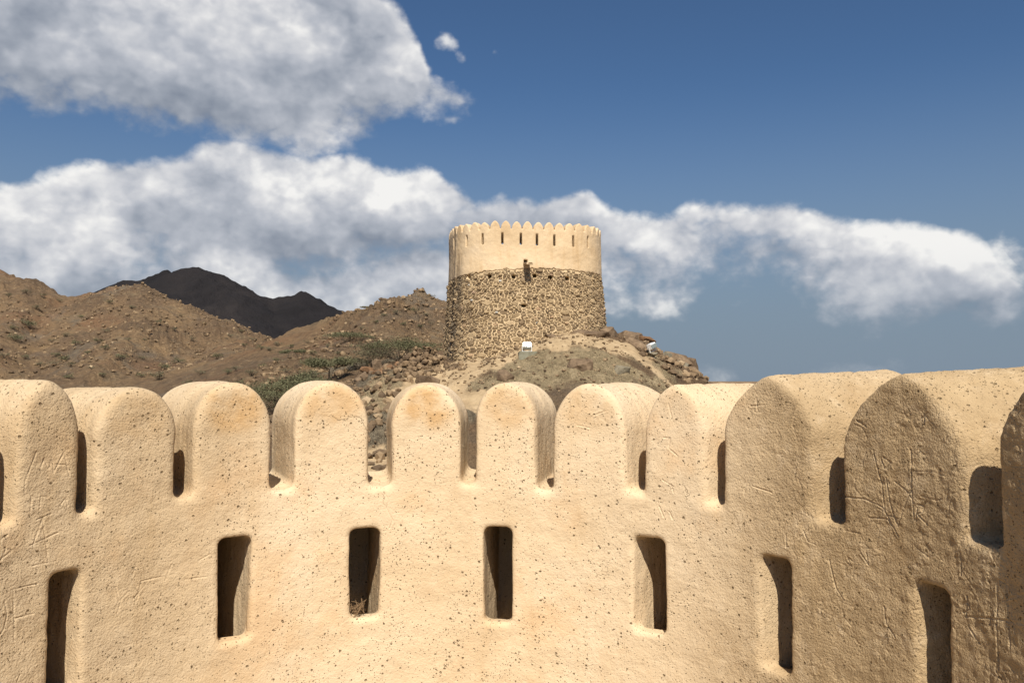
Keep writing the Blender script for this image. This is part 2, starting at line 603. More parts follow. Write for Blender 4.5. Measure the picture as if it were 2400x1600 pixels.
def mat_ground():
    """rocky desert hillside: one material, small pockets of shadow painted in as dark specks"""
    m, t, b = new_mat('rocky_ground')
    p = t.node('ShaderNodeNewGeometry').outputs['Position']
    base = t.ramp(t.noise(p, 0.075, 6, 0.62, 0.6), [(0.30, (0.145, 0.098, 0.060)), (0.45, (0.215, 0.142, 0.083)), (0.60, (0.285, 0.188, 0.102)), (0.75, (0.350, 0.232, 0.120))])
    base = t.mix(t.m('MULTIPLY', t.ss(t.noise(p, 0.22, 6, 0.65), 0.52, 0.70), 0.55), base, (0.215, 0.170, 0.108))
    base = t.mix(t.m('MULTIPLY', t.ss(t.noise(t.v('MULTIPLY', p, (1.0, 0.6, 2.4)), 0.33, 7, 0.72, 1.2), 0.56, 0.66), 0.45), base, (0.340, 0.230, 0.120))
    base = t.mix(t.m('MULTIPLY', t.ss(t.noise(p, 0.8, 7, 0.78), 0.49, 0.62), 0.60), base, (0.105, 0.072, 0.048))
    base = t.mix(t.m('MULTIPLY', t.ss(t.noise(t.v('ADD', p, (31.0, 5.0, 9.0)), 1.3, 6, 0.78), 0.54, 0.64), 0.60), base, (0.450, 0.320, 0.180))
    base = t.mix(t.m('MULTIPLY', t.ss(t.noise(t.v('ADD', p, (7.0, 55.0, 3.0)), 0.055, 5, 0.65, 0.8), 0.50, 0.66), 0.55), base, (0.250, 0.135, 0.072))
    base = t.mix(t.m('MULTIPLY', t.ss(t.noise(t.v('ADD', p, (90.0, 15.0, 3.0)), 0.07, 6, 0.7, 0.8), 0.53, 0.66), 0.5), base, (0.200, 0.175, 0.135))
    vo = t.vor(p, 1.15)  # scattered stones; the dark specks also stand in for pockets of shadow
    rn = t.sep(vo.outputs['Color'])
    dot = t.m('MULTIPLY', t.ss(vo.outputs['Distance'], 0.42, 0.22), t.m('GREATER_THAN', rn[0], 0.62))
    base = t.mix(t.m('MULTIPLY', dot, 0.6), base, t.mix(rn[1], (0.075, 0.055, 0.040), (0.36, 0.26, 0.16)))
    # near slopes: sandy fill, grey rock, dry scrub
    sand = t.attr('sand')
    grey = t.attr('grey')
    dry = t.attr('dry')
    sandc = t.ramp(t.noise(p, 2.4, 5, 0.65), [(0.3, (0.360, 0.262, 0.150)), (0.55, (0.500, 0.375, 0.222)), (0.8, (0.590, 0.460, 0.290))])
    greyc = t.ramp(t.noise(t.v('MULTIPLY', p, (1.0, 1.0, 2.2)), 3.2, 7, 0.72, 0.8), [(0.32, (0.100, 0.080, 0.055)), (0.48, (0.225, 0.185, 0.125)), (0.62, (0.345, 0.285, 0.195)), (0.78, (0.50, 0.43, 0.31))])
    dryc = t.ramp(t.noise(p, 2.8, 8, 0.75, 0.6), [(0.30, (0.150, 0.115, 0.068)), (0.40, (0.305, 0.235, 0.136)), (0.54, (0.460, 0.355, 0.210)), (0.72, (0.57, 0.455, 0.285))])
    base = t.mix(grey, base, greyc)
    base = t.mix(dry, base, dryc)
    base = t.mix(sand, base, sandc)
    t.put(b.inputs['Base Color'], base)
    n1 = t.bump(t.noise(p, 0.55, 8, 0.78), 1.0, 1.2)
    n1.node.inputs['Strength'].default_value = 1.0
    t.put(n1.node.inputs['Strength'], t.m('SUBTRACT', 1.0, t.m('MULTIPLY', sand, 0.93)))
    near = t.noise(p, 5.0, 6, 0.7)
    n2 = t.bump(near, 0.8, 0.07, n1)
    t.put(b.inputs['Normal'], n2)
    return m


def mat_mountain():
    m, t, b = new_mat('cloud_shaded_rock')  # near-black base colour: the shadow of a cloud painted into the rock
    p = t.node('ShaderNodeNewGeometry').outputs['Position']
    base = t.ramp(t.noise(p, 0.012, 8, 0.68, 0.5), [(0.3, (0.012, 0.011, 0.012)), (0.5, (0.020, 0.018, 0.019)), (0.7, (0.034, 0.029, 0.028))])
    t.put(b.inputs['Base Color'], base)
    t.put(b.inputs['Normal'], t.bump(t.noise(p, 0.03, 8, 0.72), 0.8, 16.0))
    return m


def mat_boulder(name, ca, cb, cc):
    m, t, b = new_mat(name)
    tc = t.node('ShaderNodeTexCoord').outputs['Object']
    oi = t.node('ShaderNodeObjectInfo').outputs['Random']
    p = t.v('ADD', tc, t.comb(t.m('MULTIPLY', oi, 37.0), t.m('MULTIPLY', oi, 11.0), 0.0))
    base = t.ramp(t.noise(p, 2.6, 7, 0.7, 0.5), [(0.3, ca), (0.5, cb), (0.72, cc)])
    base = t.mul(t.ss(t.noise(p, 12.0, 5, 0.7), 0.5, 0.7, 0.0, 0.5), base, (0.55, 0.5, 0.45))
    t.put(b.inputs['Base Color'], base)
    t.put(b.inputs['Normal'], t.bump(t.noise(p, 8.0, 6, 0.7), 0.8, 0.06))
    return m


def mat_plain(name, col, rough=0.6, spec=0.3, var=0.15, scale=6.0):
    m, t, b = new_mat(name)
    p = t.node('ShaderNodeTexCoord').outputs['Object']
    t.put(b.inputs['Base Color'], t.mul(t.ss(t.noise(p, scale, 5, 0.65), 0.35, 0.75, 0.0, 1.0), col, tuple(1 - var * k for k in (1.0, 1.1, 1.25))))
    b.inputs['Roughness'].default_value = rough
    b.inputs['Specular IOR Level'].default_value = spec
    t.put(b.inputs['Normal'], t.bump(t.noise(p, scale * 4, 4, 0.6), 0.3, 0.01))
    return m


def mat_leaf(name, ca, cb):
    m, t, b = new_mat(name)
    geo = t.node('ShaderNodeNewGeometry')
    oi = t.node('ShaderNodeObjectInfo').outputs['Random']
    f = t.m('ADD', t.m('MULTIPLY', geo.outputs['Random Per Island'], 0.7), t.m('MULTIPLY', oi, 0.3))
    t.put(b.inputs['Base Color'], t.mix(f, ca, cb))
    b.inputs['Roughness'].default_value = 0.7
    return m


M = dict(
    plaster=mat_plaster(), tplaster=mat_tower_plaster(), mortar=mat_mortar(), stone=mat_stone(),
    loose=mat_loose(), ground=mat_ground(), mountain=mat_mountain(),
    boulder=mat_boulder('brown_boulder', (0.085, 0.058, 0.038), (0.185, 0.128, 0.080), (0.300, 0.215, 0.135)),
    rust=mat_boulder('rust_boulder', (0.105, 0.062, 0.036), (0.210, 0.118, 0.062), (0.300, 0.195, 0.115)),
    greyrock=mat_boulder('grey_rock', (0.110, 0.095, 0.068), (0.215, 0.185, 0.130), (0.310, 0.265, 0.185)),
    white=mat_plain('white_lamp_housing', (0.80, 0.80, 0.77), 0.4, 0.4, 0.10),
    lampglass=mat_plain('lamp_glass', (0.22, 0.25, 0.24), 0.15, 0.5, 0.2),
    concrete=mat_plain('grey_green_concrete', (0.260, 0.250, 0.185), 0.9, 0.1, 0.35, 5.0),
    wood=mat_plain('weathered_wood', (0.42, 0.31, 0.19), 0.85, 0.1, 0.4, 9.0),
    floor=mat_plain('floor_plaster', (0.30, 0.225, 0.14), 0.95, 0.1, 0.2, 2.0),
    bark=mat_plain('grey_bark', (0.130, 0.100, 0.072), 0.9, 0.1, 0.4, 12.0),
    leaf=mat_leaf('acacia_leaf', (0.085, 0.086, 0.044), (0.175, 0.165, 0.090)),
    scrub=mat_leaf('scrub_leaf', (0.105, 0.098, 0.058), (0.190, 0.165, 0.100)),
    twig=mat_plain('dry_twig', (0.26, 0.17, 0.095), 0.9, 0.1, 0.4, 30.0),
)

# ------------------------------------------------------------------ own tower: parapet wall
CX, CY, RAD = -0.222, 1.965, 1.635      # circle of the inner face (metres, plan)
THICK = 0.60
VOX = 0.0085


def wall_hit(x, y):
    """measured picture point -> (angle, height) on the inner face"""
    d = ray(x, y)
    a = d[0] ** 2 + d[1] ** 2
    b = -2 * (d[0] * CX + d[1] * CY)
    c = CX * CX + CY * CY - RAD * RAD
    k = (-b + math.sqrt(max(b * b - 4 * a * c, 0.0))) / (2 * a)
    p = d * k
    return math.atan2(p[0] - CX, p[1] - CY), p[2]


def skew(th):
    return 0.44 * sstep(th, 0.10, 0.95) - 0.05 * sstep(-th, 0.5, 1.0)


def wall_map(S, T, H):
    th = S / RAD
    phi = th + skew(th)
    rise = 0.055 * np.clip(T, 0, None) * sstep(th, 0.55, 0.95) * sstep(H, -0.45, -0.1)
    return np.stack([CX + RAD * np.sin(th) + T * np.sin(phi), CY + RAD * np.cos(th) + T * np.cos(phi), H + rise], 1)


def build_parapet():
    # gaps between merlons: left edge x, right edge x, (y for the edges), bottom y
    gaps = [(-22, 42, 1232), (190, 228, 1205), (413, 457, 1167), (637, 688, 1146), (864, 918, 1139), (1082, 1113, 1134), (1255, 1296, 1151),
            (1465, 1508, 1154), (1650, 1692, 1186), (1903, 1968, 1226), (2252, 2334, 1272)]
    tops = [891, 911, 897, 895, 900, 897, 899, 899, 880, 875]           # tops of the merlons between them
    point = [0.45, 0.05, 0.0, 0.0, 0.0, 0.05, 0.15, 0.5, 0.85, 0.8]    # how pointed each arch is
    G = []
    for a, b, yb in gaps:
        ta, _ = wall_hit(a, 1050); tb, _ = wall_hit(b, 1050); _, hb = wall_hit((a + b) / 2, yb)
        G.append([ta * RAD, tb * RAD, hb])
    mer = []
    for i, (ty, pt) in enumerate(zip(tops, point)):
        s0, s1 = G[i][1], G[i + 1][0]
        xm = (gaps[i][1] + gaps[i + 1][0]) / 2
        mer.append([(s0 + s1) / 2, (s1 - s0) / 2, wall_hit(xm, ty)[1], pt])
    # the wall goes on, out of the picture, in the same rhythm
    for k in range(2):
        gl = G[0]; w = 0.30 + 0.02 * k
        mer.insert(0, [gl[0] - w / 2, w / 2, 0.0 - 0.01 * k, 0.3])
        G.insert(0, [gl[0] - w - 0.09, gl[0] - w, gl[2]])
    for k in range(1):
        gl = G[-1]; w = 0.33 + 0.01 * k
        mer.append([gl[1] + w / 2, w / 2, 0.0 + 0.008 * k, 0.7])
        G.append([gl[1] + w, gl[1] + w + 0.09, gl[2]])
    s_lo, s_hi = G[0][0] - 0.1, G[-1][1] + 0.1
    z_lo, z_hi = -1.66, 0.06
    ss_ = np.arange(s_lo - 2 * VOX, s_hi + 3 * VOX, VOX)
    tt = np.arange(-3 * VOX, THICK + 4 * VOX, VOX)
    hh = np.arange(z_lo - 2 * VOX, z_hi + 3 * VOX, VOX)
    S, H = np.meshgrid(ss_, hh, indexing='ij')
    gc = np.array([(g[0] + g[1]) / 2 for g in G]); gh = np.array([g[2] for g in G])
    hb = np.interp(ss_, gc, gh)[:, None]
    F = H - hb
    for (sc, w, ht, pt) in mer:
        hspring = ht - w * 1.28 if pt < 0.2 else ht - max(w * 1.15, 0.20)
        x = np.abs(S - sc) / w
        v = np.clip((H - hspring) / (ht - hspring), 0, None)
        p, q = 2.1 - 0.62 * min(pt * 1.4, 1), 2.05 - 0.42 * min(pt * 1.4, 1)
        e = (x ** p + v ** q)
        e = np.power(np.maximum(e, 1e-9), 1 / ((p + q) / 2)) - 1
        d = e * w * 0.95
        d = np.maximum(d, (hb - 0.3) - H)
        F = smin(F, d, 0.035)
    F = smax(F, np.maximum(s_lo - S, S - s_hi), 0.02)
    F = np.maximum(F, z_lo - H)
    # the merlons lean back a little and the top corner is well worn
    slab = np.maximum(-tt, tt - THICK)
    V = smax(F[:, None, :].astype(np.float32), slab[None, :, None].astype(np.float32), 0.032)
    # arrow slits, falling steeply outwards
    slits = [(118, 190, 1339, None), (513, 588, 1260, 1503), (820, 890, 1239, 1449), (1134, 1200, 1235, 1460), (1484, 1556, 1259, 1482), (1779, 1851, 1305, 1574), (2142, 2222, 1371, None)]
    SL = []
    for a, b, yt, yb in slits:
        ym = yt + 90
        s0, s1 = wall_hit(a, ym)[0] * RAD, wall_hit(b, ym)[0] * RAD
        h1 = wall_hit((a + b) / 2, yt)[1]
        h0 = wall_hit((a + b) / 2, yb)[1] if yb else h1 - 0.44
        SL.append((s0, s1, h0, h1))
    SL.append((SL[0][0] - 0.75, SL[0][0] - 0.62, SL[0][2], SL[0][3]))
    SL.append((SL[6][1] + 0.40, SL[6][1] + 0.53, SL[6][2], SL[6][3]))
    for (s0, s1, h0, h1) in SL:
        i0, i1 = np.searchsorted(ss_, [s0 - 0.09, s1 + 0.09])
        Ss = ss_[i0:i1, None, None]; Tt = tt[None, :, None]; Hh = hh[None, None, :]
        top = h1 - np.clip(Tt - 0.06, 0, None) * 0.12
        bot = h0 - np.clip(Tt - 0.07, 0, None) * 1.5
        cw, ch = (s1 - s0) / 2 - 0.02 * sstep(Tt, 0.12, 0.4), (top - bot) / 2
        rc = 0.030
        qx = np.abs(Ss - (s0 + s1) / 2) - cw + rc
        qy = np.abs(Hh - (top + bot) / 2) - ch + rc
        d = np.hypot(np.maximum(qx, 0), np.maximum(qy, 0)) + np.minimum(np.maximum(qx, qy), 0) - rc
        d = np.maximum(d, Tt - 0.50)                      # filled in at the outer face
        V[i0:i1] = smax(V[i0:i1], -(d.astype(np.float32)), 0.022)
    v, q = surface_nets(V)
    s = ss_[0] + v[:, 0] * VOX; t_ = tt[0] + v[:, 1] * VOX; h = hh[0] + v[:, 2] * VOX

    # ---- strokes scratched into the plaster (picture measures -> wall coordinates)
    strokes = []

    def add(pts, sx, ox, oy, dep=1.0):
        P = []
        for (x, y) in pts:
            th, hz = wall_hit(x * sx + ox, y * sx + oy)
            P.append((th * RAD, hz))
        strokes.append((np.array(P), dep))
    L = (0.472, 0, 860)
    for pts in ([(183, 420), (160, 480), (130, 560), (124, 625)], [(205, 500), (222, 455), (246, 505)], [(246, 505), (262, 450), (268, 525)],
                [(270, 520), (322, 420), (346, 545)], [(283, 482), (338, 486)], [(155, 720), (160, 640), (190, 652)], [(200, 705), (206, 640), (242, 648)],
                [(165, 885), (215, 750), (242, 965)], [(150, 885), (292, 820)], [(163, 986), (237, 970)], [(185, 758), (257, 728)],
                [(42, 833), (12, 850), (6, 880), (32, 902), (8, 956)], [(14, 946), (72, 903)],
                [(70, 1110), (73, 1362)], [(58, 1106), (187, 1074)], [(75, 1247), (162, 1224)], [(26, 1160), (36, 1230), (22, 1300), (0, 1332)],
                [(575, 1090), (590, 1160), (640, 1110), (660, 1150), (722, 1080)], [(580, 1222), (600, 1160)], [(630, 1000), (655, 1040), (672, 990)],
                [(680, 1155), (700, 1062), (800, 1040)], [(820, 1060), (852, 980)], [(920, 1052), (1022, 1040)], [(985, 962), (1042, 930)],
                [(300, 690), (330, 650), (340, 690)], [(85, 1560), (100, 1525)]):
        add(pts, *L, dep=0.8)
    Cc = (0.472, 800, 860)
    for pts in ([(1170, 288), (1235, 302)], [(1250, 242), (1312, 218)], [(1622, 180), (1642, 262)], [(1600, 350), (1632, 350), (1626, 402), (1672, 442)],
                [(1598, 560), (1652, 592)], [(1628, 622), (1640, 580), (1652, 622)], [(1580, 690), (1602, 742)], [(1630, 715), (1646, 752)],
                [(198, 600), (235, 660), (225, 700), (255, 760), (240, 800)]):
        add(pts, *Cc, dep=0.8)
    Rr = (0.4975, 1600, 820)
    for pts in ([(1100, 802), (1106, 728), (1134, 734), (1130, 764), (1106, 772), (1152, 822)], [(568, 850), (590, 902), (622, 915)], [(548, 885), (606, 838)],
                [(485, 870), (490, 930), (500, 925)], [(320, 265), (385, 258)], [(345, 225), (352, 285)], [(330, 640), (420, 672)],
                [(750, 690), (860, 702), (940, 740), (1015, 880)], [(1075, 470), (1082, 690), (1090, 800)], [(960, 600), (975, 720), (1010, 830), (1040, 740), (1080, 650)],
                [(820, 330), (862, 360)], [(850, 355), (880, 322)], [(1110, 335), (1140, 305)], [(1135, 300), (1138, 350)], [(940, 520), (955, 560), (985, 530), (950, 505)],
                [(900, 470), (940, 640), (950, 760)], [(1000, 620), (1060, 665), (1090, 720)], [(880, 790), (960, 795), (1000, 850)],
                [(1480, 1080), (1478, 1300), (1490, 1500)], [(1520, 1080), (1540, 1400)], [(1340, 1160), (1335, 1250)], [(1330, 1255), (1450, 1262), (1600, 1290)],
                [(1345, 1300), (1400, 1380)], [(1500, 1180), (1600, 1150)], [(1305, 950), (1310, 1060)], [(840, 960), (870, 1010), (862, 955)], [(950, 1210), (960, 1290), (1000, 1350)],
                [(640, 1185), (655, 1180), (650, 1230)], [(690, 990), (720, 1120), (760, 1180)], [(1590, 610), (1600, 660), (1586, 640)], [(1310, 1200), (1345, 1180), (1350, 1220), (1320, 1235)]):
        add(pts, *Rr, dep=1.1)
    rs = random.Random(5)
    for k in range(240):
        x = rs.uniform(0, 1); x = 1560 + 860 * x ** 0.7
        y = rs.uniform(900, 1600)
        an = rs.gauss(1.45, 0.55) if rs.random() < 0.7 else rs.uniform(0, 3.14)
        ln = rs.uniform(15, 75) * (0.6 if x < 1750 else 1)
        c1 = (x + math.cos(an) * ln * 0.5 + rs.gauss(0, 6), y + math.sin(an) * ln * 0.5 + rs.gauss(0, 6))
        c2 = (x + math.cos(an + rs.gauss(0, .25)) * ln, y + math.sin(an) * ln)
        add([(x, y), c1, c2], 1.0, 0, 0, dep=rs.uniform(0.10, 0.60) * (0.5 if x < 1750 else 1.0))

    def stroke_depth(s, h, t_):
        dep = np.zeros(len(s))
        front = np.where(t_ < 0.02)[0]
        order = front[np.argsort(s[front])]
        so = s[order]
        for P, dp in strokes:
            i0, i1 = np.searchsorted(so, [P[:, 0].min() - 0.03, P[:, 0].max() + 0.03])
            ii = order[i0:i1]
            ii = ii[(h[ii] > P[:, 1].min() - 0.03) & (h[ii] < P[:, 1].max() + 0.03)]
            if not len(ii):
                continue
            X = np.stack([s[ii], h[ii]], 1)
            best = np.full(len(ii), 1e9)
            fade = 0.55 + 0.45 * np.clip(gnoise(X[:, 0] * 35, X[:, 1] * 35, 7) * 2 + 0.6, 0, 1)
            for a, b in zip(P[:-1], P[1:]):
                ab = b - a
                k = np.clip(((X - a) @ ab) / max(ab @ ab, 1e-9), 0, 1)
                best = np.minimum(best, np.linalg.norm(X - a - k[:, None] * ab, axis=1))
            dd = fade * dp * (np.exp(-(best / 0.0025) ** 2) - 0.25 * np.exp(-((best - 0.0058) / 0.0030) ** 2))
            dep[ii] = np.where(np.abs(dd) > np.abs(dep[ii]), dd, dep[ii])
        return dep
    # finer faces along the strokes
    d0 = stroke_depth(s, h, t_)
    near = np.abs(d0) > 0.03
    fsel = near[q].any(1)
    me0 = mesh_np('tmp', np.stack([s, t_, h], 1), q)
    bm = bmesh.new(); bm.from_mesh(me0); bm.faces.ensure_lookup_table()
    ed = set()
    for fi in np.where(fsel)[0]:
        ed.update(bm.faces[int(fi)].edges)
    bmesh.ops.subdivide_edges(bm, edges=list(ed), cuts=3, use_grid_fill=True)
    bmesh.ops.triangulate(bm, faces=[f for f in bm.faces if len(f.verts) > 4])
    bm.verts.index_update()
    tri = [[vv.index for vv in f.verts] for f in bm.faces]
    pts = np.empty(len(bm.verts) * 3)
    me1 = bpy.data.meshes.new('tmp1'); bm.to_mesh(me1); bm.free()
    me1.vertices.foreach_get('co', pts)
    pts = pts.reshape(-1, 3)
    bpy.data.meshes.remove(me0); bpy.data.meshes.remove(me1)
    q = np.array([f if len(f) == 4 else [f[0], f[1], f[2], f[2]] for f in tri], np.int64)
    s, t_, h = pts[:, 0], pts[:, 1], pts[:, 2]
    W = wall_map(s, t_, h)
    N = vert_normals(W, q)
    if np.mean(np.einsum('ij,ij->i', N, np.stack([CX - W[:, 0], CY - W[:, 1], 0 * h], 1))[t_ < 0.01]) < 0:
        q = q[:, [0, 3, 2, 1]] if True else q
        # keep degenerate (triangle) quads consistent
        N = -N
    dep = stroke_depth(s, h, t_)
    # hand-laid unevenness
    ring = s + 3 * t_
    dis = 0.010 * fbm(ring * 1.3, h * 1.3 + t_ * 2, 3, 3) + 0.0032 * fbm(ring * 9, h * 9 + t_ * 9, 3, 9)
    wear_shade = sstep(s / RAD, 0.55, 1.0) + 0.45 * sstep(-s / RAD, 0.45, 0.85)  # both wall ends: rougher surface, and shade put into the colour
    dis += wear_shade * 0.0022 * fbm(ring * 40, h * 40, 2, 21) + wear_shade * 0.0028 * np.minimum(fbm(ring * 17, h * 13, 3, 33, ridged=True), 0.4)
    dis -= 0.0030 * dep
    W = W + N * dis[:, None]
    N = vert_normals(W, q)
    # orange stain near the arch of each face
    stain_shade = np.zeros(len(s)); owner = np.full(len(s), -1)
    amount = [0.2, 0.2, .15, .55, 1.0, .75, 1.0, .6, .4, .15, .05, .1, 0, 0, 0]
    for i, (sc, w, ht, pt) in enumerate(mer):
        am = amount[i] if i < len(amount) else 0
        e = np.hypot((s - sc) / (w * 0.85), (h - (ht - 0.10)) / 0.11)
        stain_shade = np.maximum(stain_shade, am * sstep(1.25 - e, 0, 0.7) * sstep(0.03 - t_, 0, 0.02))
    # split: body and one part per merlon
    fs = s[q].mean(1); fh = h[q].mean(1)
    gi = np.searchsorted(gc, fs) - 1
    okm = (gi >= 0) & (gi < len(mer))
    lim = np.interp(fs, gc, gh) + 0.02
    own = np.where(okm & (fh > lim), gi, -1)
    root = empty('parapet_wall', (CX, CY + RAD, -1.66))
    tag(root, 'sand coloured plaster parapet of round-topped merlons and arrow slits, scratched with graffiti', 'parapet')
    org = np.array([CX, CY + RAD, -1.66])
    for k in range(-1, len(mer)):
        sel = own == k
        if not sel.any():
            continue
        u, qq = submesh(W, q, sel)
        faces = [list(f) if f[2] != f[3] and len(set(f)) == 4 else list(dict.fromkeys(f)) for f in qq.tolist()]
        me = mesh_np('merlon' if k >= 0 else 'wall_body', W[u] - org, faces, True, dict(stain_shade=stain_shade[u], wear_shade=wear_shade[u], scratch=np.clip(dep[u], 0, 1)))
        me.normals_split_custom_set_from_vertices([tuple(n) for n in N[u]])
        link('merlon' if k >= 0 else 'wall_body', me, M['plaster'], root)
    return G, mer, SL


GAPS, MER, SLITS = build_parapet()

# floor of the tower we stand on and its drum (below the frame; the floor throws warm light back)
ang = np.linspace(0, 2 * np.pi, 72, endpoint=False)
fv = [(CX, CY, -1.655)] + [(CX + 1.9 * math.cos(a), CY + 1.9 * math.sin(a), -1.655) for a in ang]
fl = link('terrace_floor', mesh_np('terrace_floor', fv, [[0, 1 + i, 1 + (i + 1) % 72] for i in range(72)], False), M['floor'])
tag(fl, kind='structure')

# ------------------------------------------------------------------ terrain
def tps_fit(P, z, lam=0.02):
    n = len(P)
    d = np.linalg.norm(P[:, None] - P[None], axis=2)
    K = np.where(d > 0, d * d * np.log(np.maximum(d, 1e-9)), 0) + lam * np.eye(n) * 20
    A = np.zeros((n + 3, n + 3))
    A[:n, :n] = K; A[:n, n] = 1; A[:n, n + 1:] = P; A[n, :n] = 1; A[n + 1:, :n] = P.T
    return np.linalg.solve(A, np.concatenate([z, np.zeros(3)]))


near_px = [(1050, 850, 30), (1150, 838, 30), (1250, 806, 30), (1300, 788, 30), (1400, 780, 30.5), (1480, 795, 31), (1540, 822, 31), (1620, 880, 31), (1690, 915, 31), (1800, 980, 32),
           (1300, 803, 27.8), (1200, 842, 27.5), (1450, 822, 28), (1550, 865, 28), (1120, 872, 27), (1300, 872, 25.6), (1200, 905, 25), (1450, 895, 25.6), (1600, 940, 26),
           (1000, 865, 28.5), (930, 862, 30), (870, 880, 28.5), (1000, 935, 25), (900, 965, 24), (880, 1060, 21.5), (880, 1140, 19.3), (1100, 1010, 22.5), (1300, 1010, 22), (1500, 1010, 22.5), (1700, 1040, 25),
           (800, 905, 30), (700, 955, 28), (640, 1010, 24), (640, 1140, 18), (500, 1010, 30), (760, 868, 42), (600, 890, 52), (930, 850, 36), (850, 850, 40), (990, 830, 36),
           (0, 960, 70), (300, 965, 62), (0, 1040, 40), (300, 1040, 40), (620, 842, 82), (760, 820, 72), (860, 800, 70), (-400, 980, 80), (-400, 1050, 45),
           (1700, 1010, 42), (2000, 1120, 40), (2400, 1200, 40), (1500, 960, 60), (2000, 1010, 85), (2600, 1010, 100), (1900, 1060, 26), (1300, 900, 60), (1300, 930, 90), (900, 860, 110), (400, 880, 120), (0, 900, 130), (-500, 900, 150)]
P_, Z_ = [], []
for x, y, Y in near_px:
    p = at(x, y, Y); P_.append(p[:2]); Z_.append(p[2])
for p in ((0, 36, 1.15), (4, 36, 0.7), (-4, 36, 0.5), (0, 42, -0.8), (5, 42, -1.6), (0, 10, -5.0), (-8, 8, -6), (8, 8, -6), (0, 0, -5.5), (0, -20, -8), (-25, 0, -8), (25, 0, -9), (60, 0, -14), (-60, 0, -8), (60, 60, -12), (0, 150, -10), (100, 150, -16), (0, -100, -16), (100, -100, -18), (-100, -100, -12)):
    P_.append(p[:2]); Z_.append(p[2])
P_ = np.array(P_); Z_ = np.array(Z_)
TPS = tps_fit(P_, Z_)


def tps(x, y):
    r = TPS[-3] + TPS[-2] * x + TPS[-1] * y
    for (px, py), w in zip(P_, TPS):
        d2 = (x - px) ** 2 + (y - py) ** 2
        r = r + w * 0.5 * d2 * np.log(np.maximum(d2, 1e-12))
    return r


def crest(pts):
    return np.array([at(*p) for p in pts])


RIDGES = [  # crest polyline, side slope, crest rounding
    (crest([(-900, 480, 190), (-500, 540, 175), (-200, 590, 162), (-60, 610, 152), (0, 630, 150), (60, 652, 148), (110, 670, 148), (165, 688, 150), (215, 688, 146), (270, 675, 140), (330, 664, 132),
            (420, 712, 126), (500, 748, 121), (560, 772, 118), (620, 798, 114), (680, 822, 106), (740, 838, 98)]), 0.46, 0.8),
    (crest([(640, 812, 88), (730, 800, 86), (800, 782, 84), (840, 760, 84), (870, 740, 84), (905, 718, 84), (945, 698, 84), (985, 692, 84), (1012, 695, 84), (1040, 716, 84), (1100, 765, 86), (1200, 820, 90), (1300, 900, 95)]), 0.50, 0.5),
    (crest([(330, 672, 131), (300, 760, 105), (230, 840, 84), (180, 900, 70)]), 0.45, 1.2),
    (crest([(60, 655, 147), (40, 740, 118), (-20, 830, 92)]), 0.45, 1.2),
    (crest([(560, 775, 117), (540, 840, 92), (480, 900, 74)]), 0.42, 1.2),
    (crest([(940, 700, 84), (830, 800, 64), (760, 838, 54), (680, 880, 46)]), 0.36, 2.0),
]


def hills(x, y):
    h = np.full(np.shape(x), -60.0)
    for C, sl, rd in RIDGES:
        best = np.full(np.shape(x), -60.0)
        for a, b in zip(C[:-1], C[1:]):
            ab = b[:2] - a[:2]
            k = np.clip(((x - a[0]) * ab[0] + (y - a[1]) * ab[1]) / (ab @ ab), 0, 1)
            d = np.hypot(x - a[0] - k * ab[0], y - a[1] - k * ab[1])
            best = np.maximum(best, a[2] + k * (b[2] - a[2]) - sl * (np.sqrt(d * d + rd * rd) - rd))
        h = smax(h, best, 0.7)
    return h


def ground_z(x, y):
    x = np.asarray(x, float); y = np.asarray(y, float)
    r = np.hypot(x, y)
    w = sstep(r, 120, 260)
    zn = tps(x, y) * (1 - w) + (-16.0) * w
    zn = np.clip(zn, -18, 3) - 0.03 * np.clip(r - 200, 0, None)
    hz = hills(x, y)
    z = smax(zn, hz, 1.5)
    onhill = sstep(hz - zn, -2, 3) * sstep(y, 20, 45)
    # gullies and crags of the hillsides
    wx, wy = x + 5 * fbm(x * .03, y * .03, 2, 71), y + 5 * fbm(x * .03, y * .03, 2, 72)
    z = z + onhill * (1.25 * fbm(wx * .085, wy * .05, 4, 5, 0.55, True) - 0.75 + 0.55 * fbm(x * .30, y * .22, 5, 8, 0.68, True) * (0.35 + 1.1 * sstep(fbm(x * .06, y * .05, 3, 91), -.05, .25)))
    # knolls nearer by
    nr = (1 - onhill) * sstep(r, 6, 14) * (1 - sstep(r, 90, 200))
    z = z + nr * (0.16 * fbm(x * .45, y * .45, 4, 15, 0.55) + 0.07 * fbm(x * 1.6, y * 1.6, 4, 25, 0.6, True))
    g = near_masks(x, y)
    z = z + g['grey'] * (0.22 * fbm(x * .9, y * .7, 5, 45, 0.6, True)) + g['dry'] * 0.10 * fbm(x * 1.8, y * 1.8, 4, 46, 0.6)
    return z


def gauss(x, y, cx, cy, rx, ry, rot=0.0):
    c, s = math.cos(rot), math.sin(rot)
    u = ((x - cx) * c + (y - cy) * s) / rx
    v = (-(x - cx) * s + (y - cy) * c) / ry
    return np.hypot(u, v)


